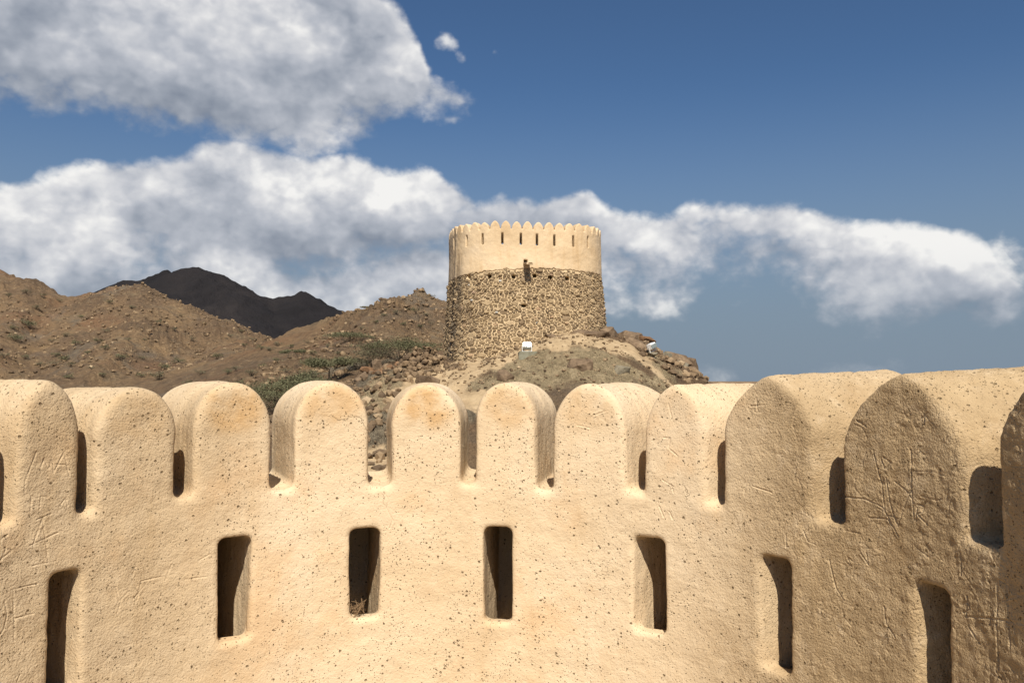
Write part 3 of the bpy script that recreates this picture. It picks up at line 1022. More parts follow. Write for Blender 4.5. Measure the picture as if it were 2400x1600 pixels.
def near_masks(x, y):
    n1 = fbm(x * .9, y * .9, 4, 55, 0.6)
    n2 = fbm(x * 2.2, y * 2.2, 3, 57, 0.6)
    e = n1 * 0.45 + n2 * 0.2
    def blob(*a):
        return sstep(1.0 - gauss(x, y, *a) + e, -0.12, 0.18)
    sand = np.maximum.reduce([blob(2.0, 28.6, 3.0, 1.6), blob(-0.9, 28.5, 2.6, 1.6, 0.3), blob(-2.0, 27.0, 2.2, 1.3, .7), blob(-2.6, 25.8, 1.8, 1.1, .8), blob(4.6, 27.6, 1.5, 0.25, -.7), blob(-1.3, 24.2, 1.4, 0.8), blob(-3.3, 20.8, 0.8, 1.0)])
    dry = np.maximum.reduce([blob(1.9, 26.3, 3.0, 1.5), blob(-0.4, 25.2, 1.6, 1.0), blob(4.4, 28.4, 1.4, 1.2), blob(-4.2, 25.8, 1.0, 2.0)]) * (1 - sand)
    grey = np.maximum.reduce([blob(-3.7, 22.6, 1.6, 2.4), blob(-0.8, 23.4, 2.2, 0.9), blob(-4.3, 27.5, .9, 1.2), blob(-7.6, 24.0, 0.5, 2.6, -.2), blob(-6.0, 38.0, 4.0, 2.0)]) * (1 - sand) * (1 - dry)
    near = 1 - sstep(np.hypot(x, y), 42, 55)
    return dict(sand=sand * near * 0.78, dry=dry * near, grey=grey * near * 0.9)


def build_ground():
    fr = np.radians(np.linspace(-37, 37, 700))
    back = np.radians(np.linspace(37, 323, 60)[1:-1])
    th = np.concatenate([fr, back])
    r = np.concatenate([np.linspace(0.5, 14, 8), 15 * 1.006 ** np.arange(0, 232), 60.5 * 1.0115 ** np.arange(0, 168), 430 * 1.08 ** np.arange(0, 40)])
    T, Rr = np.meshgrid(th, r, indexing='ij')
    X, Y = np.sin(T) * Rr, np.cos(T) * Rr
    Z = ground_z(X.ravel(), Y.ravel())
    n, m_ = X.shape
    i = np.arange(n)[:, None]; j = np.arange(m_ - 1)[None]
    a = i * m_ + j; b = ((i + 1) % n) * m_ + j
    q = np.stack([a, a + 1, b + 1, b], 2).reshape(-1, 4)
    g = near_masks(X.ravel(), Y.ravel())
    me = mesh_np('ground', np.stack([X.ravel(), Y.ravel(), Z], 1), q[:, ::-1], True, g)
    o = link('ground', me, M['ground'])
    tag(o, kind='structure')


build_ground()


def build_mountain():
    C = crest([(-300, 760, 950), (60, 735, 940), (200, 698, 920), (250, 680, 910), (300, 661, 900), (345, 660, 900), (390, 641, 900), (412, 646, 895), (440, 630, 890), (462, 628, 890), (486, 637, 890), (530, 674, 890),
               (585, 702, 895), (602, 697, 895), (645, 702, 900), (690, 699, 900), (712, 689, 900), (738, 699, 905), (795, 742, 910), (835, 775, 920), (900, 830, 930), (1000, 880, 950)])
    xs = np.linspace(-820, 60, 440); ys = np.linspace(620, 1150, 130)
    X, Y = np.meshgrid(xs, ys, indexing='ij')
    h = np.full(X.shape, -80.0)
    for a, b in zip(C[:-1], C[1:]):
        ab = b[:2] - a[:2]
        k = np.clip(((X - a[0]) * ab[0] + (Y - a[1]) * ab[1]) / (ab @ ab), 0, 1)
        d = np.hypot(X - a[0] - k * ab[0], Y - a[1] - k * ab[1])
        h = np.maximum(h, a[2] + k * (b[2] - a[2]) - 0.55 * (np.sqrt(d * d + 36) - 6))
    h = h + 6 * fbm(X * .012, Y * .010, 5, 61, 0.55, True) - 2.2 + 2.6 * fbm(X * .06, Y * .05, 3, 66, 0.6)
    h = np.maximum(h, -30)
    n, m_ = X.shape
    i = np.arange(n - 1)[:, None]; j = np.arange(m_ - 1)[None]
    a = i * m_ + j
    q = np.stack([a, a + m_, a + m_ + 1, a + 1], 2).reshape(-1, 4)
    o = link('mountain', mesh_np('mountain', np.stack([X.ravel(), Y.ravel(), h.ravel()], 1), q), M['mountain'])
    tag(o, kind='structure')


build_mountain()

_cache = {}


def ground_hit(px, py, lo=16.0, hi=420.0):
    """point of the ground that a sight line meets first"""
    d = ray(px, py)
    k = np.geomspace(lo, hi, 700)
    p = d[None] * (k / d[1])[:, None]
    below = p[:, 2] < ground_z(p[:, 0], p[:, 1])
    i = int(np.argmax(below)) if below.any() else len(k) - 1
    x, y = p[i, 0], p[i, 1]
    return Vector((x, y, float(ground_z(np.array([x]), np.array([y]))[0])))


def on_ground(x, y):
    return float(ground_z(np.array([x]), np.array([y]))[0])


# ------------------------------------------------------------------ the watchtower
TZ = 0.16
TCX, TCY, TA, TB, TN, TROT = 0.47, 33.15, 3.08, 3.05, 3.1, R_(7)


def tower_curve():
    ph = np.linspace(0, 2 * np.pi, 6001)[:-1] - np.pi / 2      # start at the front
    c, s = np.cos(ph), np.sin(ph)
    x = TA * np.sign(c) * np.abs(c) ** (2 / TN)
    y = TB * np.sign(s) * np.abs(s) ** (2 / TN)
    # even spacing along the outline
    pts = np.stack([x, y], 1)
    pts = np.concatenate([pts, pts[:1]])
    L = np.concatenate([[0], np.cumsum(np.linalg.norm(np.diff(pts, axis=0), axis=1))])
    q = np.linspace(0, L[-1], 2401)[:-1]
    P = np.stack([np.interp(q, L, pts[:, 0]), np.interp(q, L, pts[:, 1])], 1)
    c, s = math.cos(TROT), math.sin(TROT)
    P = P @ np.array([[c, s], [-s, c]])
    d = np.roll(P, -1, 0) - np.roll(P, 1, 0)
    d = sum(np.roll(d, k, 0) for k in range(-12, 13))
    N = np.stack([d[:, 1], -d[:, 0]], 1)
    N /= np.linalg.norm(N, axis=1, keepdims=True)
    return q, L[-1], P + np.array([TCX, TCY]), N


TQ, TLEN, TP, TNRM = tower_curve()


def t_interp(A, s):
    s = np.mod(s, TLEN)
    q = np.concatenate([TQ, [TLEN]])
    return np.stack([np.interp(s, q, np.concatenate([A[:, k], A[:1, k]])) for k in (0, 1)], 1)


def tower_s(px):
    """arc position on the side turned to the viewer, for a measured picture column"""
    face = -(TNRM[:, 0] * TP[:, 0] + TNRM[:, 1] * TP[:, 1]) > 0
    s = np.where(TQ > TLEN / 2, TQ - TLEN, TQ)
    col = 1200 + F_PX * TP[:, 0] / TP[:, 1]
    o = np.argsort(s[face])
    ss_, cc = s[face][o], col[face][o]
    return float(np.interp(px, cc, ss_))


def t_hit(px, py):
    s = tower_s(px)
    p = t_interp(TP, np.array([s]))[0]
    d = ray(px, py)
    return s, float(d[2] / d[1] * p[1]) - TZ


def flare(s, h):
    """how far the rubble base steps out below the plaster"""
    ss_ = np.mod(s + TLEN / 2, TLEN) - TLEN / 2
    k = 0.058 + 0.030 * sstep(ss_, 1.5, 3.5)
    return k * np.clip(3.95 - h, 0, None) + 0.012 * np.clip(1.6 - h, 0, None) ** 2


def t_map(s, t, h, base=False):
    P = t_interp(TP, s); N = t_interp(TNRM, s)
    N /= np.linalg.norm(N, axis=1, keepdims=True)
    o = -t + (flare(s, h) if base else 0.02 * np.clip(4.9 - h, 0, None))
    return np.column_stack([P + N * o[:, None], h + TZ]), N


def t_seam(s):
    ss_ = np.mod(s + TLEN / 2, TLEN) - TLEN / 2
    return np.interp(ss_, [-5, -3.2, -2.4, -1.2, 0, 1.5, 2.8, 5], [3.62, 3.62, 3.72, 3.86, 3.90, 3.87, 3.79, 3.75]) + 0.09 * gnoise(ss_ * 2.2, ss_ * 0 + 2.2, 3) + 0.07 * gnoise(ss_ * 7.0, ss_ * 0 + 5.2, 4) + 0.04 * gnoise(ss_ * 19.0, ss_ * 0 + 7.2, 6)


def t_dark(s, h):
    """stain streaks and the shaded left corner of the drum, painted as a dark band"""
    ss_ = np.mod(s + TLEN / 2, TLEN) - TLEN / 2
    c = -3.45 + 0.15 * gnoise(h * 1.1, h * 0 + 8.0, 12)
    band = sstep(1 - np.abs(ss_ - c) / 0.75, 0, 0.8)  # covers the side away from the sun, its shade put into the colour
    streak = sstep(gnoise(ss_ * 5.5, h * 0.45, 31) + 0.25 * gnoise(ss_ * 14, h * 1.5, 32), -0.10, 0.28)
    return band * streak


def build_tower():
    base_z = on_ground(TCX, TCY - 3.2)
    org = np.array([TCX, TCY, base_z])
    root = empty('stone_watchtower', org)
    tag(root, 'round rubble-stone watchtower with pale plastered crown of pointed merlons on the rocky knoll', 'tower')
    pitch = TLEN / 50
    s_off = tower_s(1185.5)
    # ---- crown
    vx = 0.022
    sA = np.arange(-TLEN / 2, TLEN / 2, vx)
    vxs = TLEN / len(sA); sA = -TLEN / 2 + vxs * np.arange(-2, len(sA) + 3)
    tA = np.arange(-3 * vx, 0.42 + 4 * vx, vx)
    hA = np.arange(3.45, 5.86, vx)
    S, H = np.meshgrid(sA, hA, indexing='ij')
    x = np.mod(S - s_off + pitch / 2, pitch) - pitch / 2
    cell = np.floor((S - s_off + pitch / 2) / pitch)
    jit = (hash2(np.mod(cell, 50), cell * 0, 5) / 4294967296.0 - 0.5)
    top = 5.70 + 0.05 * jit; gap = 5.40 + 0.02 * jit
    w = pitch * 0.445
    hsp = gap + 0.06
    v = np.clip((H - hsp) / (top - hsp), 0, None)
    e = np.power((np.abs(x) / w) ** 1.55 + v ** 1.6, 1 / 1.58) - 1
    F = smin(H - gap, e * w, 0.04)
    seam = t_seam(sA)[:, None]
    F = np.maximum(F, seam - H)
    slab = np.maximum(-tA, tA - 0.40)
    V = smax(F[:, None, :], slab[None, :, None], 0.035).astype(np.float32)
    for px, yt, yb in ((1063, 556, 583), (1093, 551, 577), (1130, 546, 572), (1177, 544, 571), (1221, 545, 572), (1259, 547, 574), (1300, 549, 575), (1345, 551, 577), (1379, 553, 579)):
        s0, h1 = t_hit(px, yt); _, h0 = t_hit(px, yb)
        i0, i1 = np.searchsorted(sA, [s0 - 0.15, s0 + 0.15])
        Ss = sA[i0:i1, None, None]; Tt = tA[None, :, None]; Hh = hA[None, None, :]
        qx = np.abs(Ss - s0) - 0.042
        qy = np.abs(Hh + 0.9 * np.maximum(Tt, 0) - (h0 + h1) / 2) - (h1 - h0) / 2
        V[i0:i1] = smax(V[i0:i1], -np.maximum(qx, qy).astype(np.float32), 0.012)
    s_sp, h_sp = t_hit(1232, 612)
    i0, i1 = np.searchsorted(sA, [s_sp - 0.3, s_sp + 0.3])
    d = np.maximum(np.abs(sA[i0:i1, None, None] - s_sp) - 0.075, np.abs(hA[None, None, :] - h_sp) - 0.06)
    V[i0:i1] = smax(V[i0:i1], -(d + 0 * tA[None, :, None]).astype(np.float32), 0.02)
    v_, q = surface_nets(V)
    s = sA[0] + v_[:, 0] * vxs; t = tA[0] + v_[:, 1] * vx; h = hA[0] + v_[:, 2] * vx
    W, Nn = t_map(s, t, h)
    dis = 0.03 * fbm(s * .8, h * .8, 3, 41) + 0.008 * fbm(s * 5, h * 5 + 3 * t, 3, 43)
    W[:, :2] += Nn * dis[:, None]
    nr = vert_normals(W, q)
    if np.mean((nr[:, :2] * Nn).sum(1)[t < 0.02]) < 0:
        q = q[:, ::-1]; nr = -nr
    fs = s[q].mean(1); fh = h[q].mean(1)
    keep = (fs >= -TLEN / 2 - vxs * 0.6) & (fs <= TLEN / 2 + vxs * 0.6)
    cellf = np.floor((fs - s_off + pitch / 2) / pitch).astype(int) % 50
    own = np.where(fh > 5.43, cellf, -1)
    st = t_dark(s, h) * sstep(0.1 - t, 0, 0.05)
    for k in range(-1, 50):
        sel = (own == k) & keep
        if not sel.any():
            continue
        u, qq = submesh(W, q, sel)
        nm = 'merlon' if k >= 0 else 'plaster_crown'
        me = mesh_np(nm, W[u] - org, qq, True, dict(stain_shade=st[u]))
        me.normals_split_custom_set_from_vertices([tuple(n) for n in nr[u]])
        link(nm, me, M['tplaster'], root)
    # roof terrace inside the crown
    ring = t_map(np.linspace(0, TLEN, 80, endpoint=False), np.full(80, 0.3), np.full(80, 4.3))[0] - org
    link('roof_terrace', mesh_np('roof_terrace', np.vstack([[[0, 0, 4.3 + TZ - org[2]]], ring]), [[0, 1 + i, 1 + (i + 1) % 80] for i in range(80)], False), M['tplaster'], root).data.attributes.new('stain_shade', 'FLOAT', 'POINT')
    # ---- mortar body of the rubble base, with beam holes
    vx = 0.045
    nS = int(TLEN / vx); vxs = TLEN / nS
    sA = -TLEN / 2 + vxs * np.arange(-2, nS + 3)
    tA = np.arange(-3 * vx, 0.5 + 4 * vx, vx)
    hA = np.arange(-1.6, 4.2, vx)
    S, H = np.meshgrid(sA, hA, indexing='ij')
    F = np.maximum(H - 4.05, -1.5 - H)
    slab = np.maximum(-tA, tA - 0.5)
    V = np.maximum(F[:, None, :], slab[None, :, None]).astype(np.float32)
    holes = []
    for px, py, w_, h_ in ((1098, 651, 0.10, 0.10), (1147, 649, 0.10, 0.15), (1204, 650, 0.09, 0.09), (1254, 648, 0.11, 0.12), (1290, 651, 0.13, 0.14), (1330, 654, 0.12, 0.10), (1227, 718, 0.15, 0.08)):
        s0, h0 = t_hit(px, py)
        h0 += 0.02
        holes.append((s0, h0))
        i0, i1 = np.searchsorted(sA, [s0 - 0.3, s0 + 0.3])
        d = np.maximum(np.maximum(np.abs(sA[i0:i1, None, None] - s0) - w_ * .72, np.abs(hA[None, None, :] - h0) - h_ * .72), tA[None, :, None] - 0.42)
        V[i0:i1] = np.maximum(V[i0:i1], -d.astype(np.float32))
    v_, q = surface_nets(V)
    s = sA[0] + v_[:, 0] * vxs; t = tA[0] + v_[:, 1] * vx; h = hA[0] + v_[:, 2] * vx
    W, Nn = t_map(s, t + 0.015, h, True)
    W[:, :2] += Nn * (0.05 * fbm(s * .9, h * .9, 3, 141) + 0.018 * fbm(s * 6, h * 6, 2, 143))[:, None] * sstep(4.0 - h, 0, 0.3)[:, None]
    W[:, :2] -= Nn * (0.06 * sstep(h - t_seam(s), -0.02, 0.04))[:, None]
    nr = vert_normals(W, q)
    if np.mean((nr[:, :2] * Nn).sum(1)[t < 0.02]) < 0:
        q = q[:, ::-1]
    fs = s[q].mean(1)
    keep = (fs >= -TLEN / 2 - vxs * 0.6) & (fs <= TLEN / 2 + vxs * 0.6)
    u, qq = submesh(W, q, keep)
    link('mortar_wall', mesh_np('mortar_wall', W[u] - org, qq, True, dict(stain_shade=t_dark(s, h)[u])), M['mortar'], root)
    # ---- the stones: irregular cells packed over the base
    ASP = 1.75
    rg = random.Random(3)
    s0, s1 = tower_s(1047) - 1.6, tower_s(1404) + 1.6
    sites = []
    grid = {}

    def free(x, y, r):
        cx, cy = int(x / 0.3), int(y / 0.3)
        for i in range(cx - 2, cx + 3):
            for j in range(cy - 2, cy + 3):
                for k in grid.get((i, j), ()):
                    X, Y, Rk = sites[k][:3]
                    if (X - x) ** 2 + (Y - y) ** 2 < (r + Rk) ** 2 * 0.86:
                        return False
        return True

    def place(x, y, r, hole=False):
        sites.append((x, y, r, hole))
        grid.setdefault((int(x / 0.3), int(y / 0.3)), []).append(len(sites) - 1)
    for hs, hh in holes:
        place(hs, hh * ASP, 0.10, True)
    for px, py, r in ((1322, 733, .19), (1326, 747, .19), (1363, 747, .15), (1160, 742, .14), (1195, 757, .17), (1222, 756, .14), (1210, 795, .2), (1228, 775, .15), (1312, 770, .2), (1400, 752, .2), (1080, 757, .14), (1227, 676, .09), (1200, 646, .15), (1255, 707, .12), (1140, 640, .13), (1128, 645, .11), (1180, 796, .14), (1405, 780, .24), (1385, 775, .2)):
        a, b = t_hit(px, py)
        if free(a, b * ASP, r): place(a, b * ASP, r)
    y0, y1 = -0.9 * ASP, 3.95 * ASP
    for n_, ra, rb in ((220, 0.12, 0.18), (2600, 0.078, 0.12), (18000, 0.050, 0.072), (30000, 0.032, 0.045)):
        for _ in range(n_):
            x, y = rg.uniform(s0, s1), rg.uniform(y0, y1)
            lowbig = 1.0 + 0.45 * max(0.0, 1 - y / (1.6 * ASP))
            r = rg.uniform(ra, rb) * (lowbig if ra > 0.05 else 1)
            if free(x, y, r): place(x, y, r)
    A = np.array([[a, b, c] for a, b, c, _ in sites])
    cells = []
    for i, (x, y, r, hole) in enumerate(sites):
        if hole: continue
        d = A[:, :2] - (x, y)
        d2 = (d ** 2).sum(1)
        nb = np.argsort(d2)[1:18]
        poly = [(x - .5, y - .5), (x + .5, y - .5), (x + .5, y + .5), (x - .5, y + .5)]
        for j in nb:
            dist = math.sqrt(d2[j])
            if dist > 0.9: break
            nx_, ny_ = d[j] / dist
            lim = (d2[j] + r * r - A[j, 2] ** 2) / (2 * dist)
            lim *= 0.86 + 0.20 * rg.random()
            lim -= 0.009 + 0.014 * rg.random()
            out = []
            for k in range(len(poly)):
                a, b = poly[k], poly[(k + 1) % len(poly)]
                da = (a[0] - x) * nx_ + (a[1] - y) * ny_ - lim
                db = (b[0] - x) * nx_ + (b[1] - y) * ny_ - lim
                if da <= 0: out.append(a)
                if (da < 0) != (db < 0):
                    f = da / (da - db); out.append((a[0] + (b[0] - a[0]) * f, a[1] + (b[1] - a[1]) * f))
            poly = out
            if len(poly) < 3: break
        if len(poly) < 3: continue
        # knock the corners off
        pp = []
        for k in range(len(poly)):
            a, b = poly[k], poly[(k + 1) % len(poly)]
            if math.hypot(a[0] - b[0], a[1] - b[1]) < 0.012:
                pp.append(((a[0] + b[0]) / 2, (a[1] + b[1]) / 2)); continue
            f = rg.uniform(0.06, 0.20)
            pp += [(a[0] * (1 - f) + b[0] * f, a[1] * (1 - f) + b[1] * f), (a[0] * f + b[0] * (1 - f), a[1] * f + b[1] * (1 - f))]
        pp = np.array(pp)
        c = pp.mean(0)
        rad = np.linalg.norm(pp - c, axis=1)
        if rad.max() > 0.42 or rad.max() < 0.022: continue
        if c[1] / ASP > t_seam(np.array([c[0]]))[0] - 0.02: continue
        area = 0.5 * abs(np.dot(pp[:, 0], np.roll(pp[:, 1], 1)) - np.dot(pp[:, 1], np.roll(pp[:, 0], 1)))
        cells.append((c, pp, area))

    def stone_geo(c, pp):
        """low dome: sunk outer ring, raised inner ring, uneven top"""
        n = len(pp)
        size = math.sqrt(np.abs(pp - c).max())
        pr = rg.uniform(0.004, 0.030) if rg.random() < 0.88 else rg.uniform(0.03, 0.07)
        tx, ty = rg.gauss(0, 0.10), rg.gauss(0, 0.10)
        rows = [(1.03, -0.035), (0.96, pr * 0.55), (0.62, pr)]
        v = []
        for f, o in rows:
            for p in pp:
                dlt = (p - c) * f
                v.append((c[0] + dlt[0], (c[1] + dlt[1]) / ASP, o + (dlt[0] * tx + dlt[1] * ty if o > 0 else 0) + (rg.uniform(-.006, .006) if o > 0 else 0)))
        v.append((c[0], c[1] / ASP, pr * 1.08))
        fc = []
        for r_ in range(2):
            for k in range(n):
                a, b = r_ * n + k, r_ * n + (k + 1) % n
                fc.append([a, b, b + n, a + n])
        for k in range(n):
            fc.append([2 * n + k, 2 * n + (k + 1) % n, 3 * n])
        v = np.array(v)
        W, _ = t_map(v[:, 0], -v[:, 2], v[:, 1], True)
        ss_, hh_ = v[:, 0], v[:, 1]
        W[:, :2] += t_interp(TNRM, ss_) * (0.05 * fbm(ss_ * .9, hh_ * .9, 3, 141))[:, None] * sstep(4.0 - hh_, 0, 0.3)[:, None]
        return W - org, fc
    # how large each shows: area times how far it faces the viewer
    cs = np.array([c[0] for c, _, _ in cells])
    Pn = t_interp(TNRM, cs)
    vis = np.array([a for _, _, a in cells]) * np.clip(-Pn[:, 1], 0, 1) * (np.array([c[1] for c, _, _ in cells]) / ASP > 0.2)
    rank = np.argsort(-vis)
    big = set(rank[:300].tolist())
    BV, BF, BT, BS = [], [], [], []
    off = 0
    for i, (c, pp, area) in enumerate(cells):
        W, fc = stone_geo(c, pp)
        tone = min(max(rg.gauss(0.42, 0.22), 0.02), 0.94)
        if rg.random() < 0.004: tone = 1.0
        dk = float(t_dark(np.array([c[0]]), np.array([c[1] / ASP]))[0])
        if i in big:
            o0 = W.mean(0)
            me = mesh_np('stone', W - o0, fc, False, dict(tone=np.full(len(W), tone), stain_shade=np.full(len(W), dk)))
            link('stone', me, M['stone'], root, o0)
        else:
            BV.append(W); BF += [[k + off for k in f] for f in fc]; off += len(W)
            BT.append(np.full(len(W), tone)); BS.append(np.full(len(W), dk))
    me = mesh_np('rubble_stones', np.vstack(BV), BF, False, dict(tone=np.concatenate(BT), stain_shade=np.concatenate(BS)))
    tag(link('rubble_stones', me, M['stone'], root), kind='stuff')
    # ---- water spout under the crown
    P = t_interp(TP, np.array([s_sp]))[0]; N2 = t_interp(TNRM, np.array([s_sp]))[0]
    side = np.array([-N2[1], N2[0]])
    bm = bmesh.new()
    def bar(w0, w1, z0, z1, l0, l1, tilt=0.0, twist=0.0):
        vs = []
        for l in (l0, l1):
            for (a, b) in ((w0, z0), (w1, z0), (w1, z1), (w0, z1)):
                q_ = P + N2 * l + side * (a + twist * (l - l0))
                vs.append(bm.verts.new((q_[0] - org[0], q_[1] - org[1], h_sp + TZ + b - tilt * (l - l0) - org[2])))
        for f in ((0, 1, 2, 3), (7, 6, 5, 4), (0, 4, 5, 1), (1, 5, 6, 2), (2, 6, 7, 3), (3, 7, 4, 0)):
            bm.faces.new([vs[k] for k in f])
    bar(-.10, .10, -.115, -.075, -.25, .55, .12, .10)
    bar(-.12, -.08, -.11, -.02, -.25, .53, .12, .10)
    bar(.08, .12, -.11, -.02, -.25, .57, .12, .10)
    bmesh.ops.bevel(bm, geom=bm.edges[:], offset=0.008, segments=1, affect='EDGES')
    bmesh.ops.recalc_face_normals(bm, faces=bm.faces[:])
    me = bpy.data.meshes.new('water_spout'); bm.to_mesh(me); bm.free()
    link('water_spout', me, M['wood'], root)


build_tower()


# ------------------------------------------------------------------ boulders and loose stones
def rock_bm(seed, rough=0.05, flats=0):
    """fractured block: hull of a few points, worn edges"""
    rg = random.Random(seed)
    bm = bmesh.new()
    for _ in range(16):
        d = Vector((rg.gauss(0, 1), rg.gauss(0, 1), rg.gauss(0, 1)))
        m = max(abs(d.x), abs(d.y), abs(d.z))
        d = d.normalized() * 0.55 + d / m * 0.45                 # between a ball and a box
        bm.verts.new(d * rg.uniform(0.82, 1.08))
    r = bmesh.ops.convex_hull(bm, input=bm.verts[:])
    bmesh.ops.delete(bm, geom=[v for v in bm.verts if not v.link_faces], context='VERTS')
    bmesh.ops.dissolve_limit(bm, angle_limit=0.30, verts=bm.verts[:], edges=bm.edges[:])
    bmesh.ops.bevel(bm, geom=bm.edges[:], offset=0.07, segments=2, affect='EDGES', profile=0.6)
    bmesh.ops.triangulate(bm, faces=bm.faces[:])
    bmesh.ops.subdivide_edges(bm, edges=[e for e in bm.edges if e.calc_length() > 0.35], cuts=1)
    bmesh.ops.triangulate(bm, faces=bm.faces[:])
    bmesh.ops.subdivide_edges(bm, edges=[e for e in bm.edges if e.calc_length() > 0.25], cuts=1)
    bmesh.ops.triangulate(bm, faces=bm.faces[:])
    o = Vector((rg.uniform(0, 50), rg.uniform(0, 50), rg.uniform(0, 50)))
    for v in bm.verts:
        v.co += v.co.normalized() * (mnoise.fractal(v.co * 2.2 + o, 0.9, 2.1, 4) * rough + mnoise.noise(v.co * 1.1 + o) * 0.06)
    bmesh.ops.recalc_face_normals(bm, faces=bm.faces[:])
    return bm


def rock_mesh(seed, size, **kw):
    bm = rock_bm(seed, **kw)
    for v in bm.verts:
        v.co = Vector((v.co.x * size[0], v.co.y * size[1], v.co.z * size[2]))
    me = bpy.data.meshes.new('boulder')
    bm.to_mesh(me); bm.free()
    me.polygons.foreach_set('use_smooth', np.zeros(len(me.polygons), bool))
    return me


def boulder(px, py, Y, wpx, hpx, mat, label, group=None, rz=0.0, tilt=0.0, seed=None, depth=1.0):
    p = at(px, py, Y)
    k = Y / F_PX
    sx, sz = wpx * k * 0.52, hpx * k * 0.54
    o = link('boulder', rock_mesh(seed if seed is not None else int(px * 7 + py), (sx, sx * 0.8 * depth, sz)), M[mat])
    # sit it on the ground where it stands
    gz = on_ground(p[0], p[1])
    o.location = (p[0], p[1], max(min(p[2], gz + sz * 0.75), gz - sz * 0.2))
    o.rotation_euler = (rg_(tilt), tilt, rz)
    tag(o, label, 'boulder', group)
    return o


def rg_(t):
    return t * 0.4


CREST = 'boulders along the crest of the tower knoll'
boulder(1478, 796, 31.2, 74, 46, 'boulder', 'large brown flat-topped boulder behind the tilted white floodlight, beside the tower base', CREST, 0.2, 0.05)
boulder(1424, 800, 30.6, 64, 44, 'boulder', 'brown angular boulder wedged between the tower base and the flat-topped boulder', CREST, 0.8)
boulder(1385, 792, 29.8, 86, 34, 'boulder', 'low wide brown rock in the sand against the foot of the tower', CREST, 0.1, 0.05)
boulder(1515, 800, 31.0, 46, 26, 'rust', 'rust orange rounded boulder directly behind the tilted white floodlight', CREST, 0.1, 0.15)
boulder(1500, 838, 29.4, 80, 44, 'boulder', 'sloping brown slab below the flat-topped boulder on the knoll', CREST, 0.3, 0.25)
boulder(1580, 850, 31.2, 78, 46, 'boulder', 'long dark brown boulder on the steep end of the knoll crest', CREST, 0.0, 0.2)
boulder(1622, 858, 31.6, 40, 44, 'boulder', 'dark round boulder at the outer end of the knoll crest', CREST, 0.7)
boulder(1590, 882, 30.4, 62, 26, 'greyrock', 'flat grey slab of rock lying under the long dark boulder', CREST, 0.2, 0.25)
boulder(1560, 868, 30.2, 34, 36, 'greyrock', 'small grey broken rock below the stacked stone lamp base', CREST, 0.9)
boulder(1612, 896, 30.8, 60, 30, 'boulder', 'brown rock half sunk at the bottom of the knoll crest', CREST, 0.4, 0.2)
boulder(1642, 890, 31.2, 34, 28, 'boulder', 'small brown boulder lowest on the knoll crest, against the sky', CREST, 0.1)
boulder(1682, 896, 31.6, 40, 20, 'boulder', 'last low brown rock just showing over the parapet top', CREST, 0.5)
DOME = 'rocks on the dry dome below the tower'
boulder(1186, 884, 25.6, 44, 46, 'boulder', 'dark rounded boulder in the dry scrub below the concrete lamp block', DOME, 0.3)
boulder(1005, 892, 25.8, 60, 36, 'boulder', 'dark humped boulder in sand at the foot of the rubble heap', DOME, 0.5)
boulder(1290, 786, 29.6, 34, 12, 'boulder', 'flat brown stone lying in the sand at the foot of the tower', DOME, 0.2)
boulder(1315, 792, 29.2, 20, 10, 'boulder', 'small flat stone on the open sand before the tower', DOME, 0.9)
boulder(1360, 858, 26.0, 60, 40, 'boulder', 'dark weathered rock swelling out of the dry scrub dome', DOME, 0.4)
boulder(1450, 868, 26.4, 56, 34, 'greyrock', 'greyish rock half buried in the side of the dry scrub dome', DOME, 0.2)
PILE = 'reddish rock pile beside the acacia'
rg = random.Random(21)
for k, (px, py, w) in enumerate([(862, 862, 40), (888, 852, 44), (912, 866, 46), (934, 858, 36), (848, 882, 38), (876, 884, 44), (902, 886, 40), (928, 880, 34), (860, 900, 34), (888, 902, 38), (948, 876, 28), (840, 902, 30), (914, 902, 28)]):
    boulder(px, py, 29.6 - 0.01 * (py - 850) * 2.2, w, w * 0.72, 'rust' if k % 3 == 0 else 'boulder', 'angular red-brown boulder heaped in the rock pile under the wide bush', PILE, rg.uniform(0, 3), rg.uniform(-.3, .3))


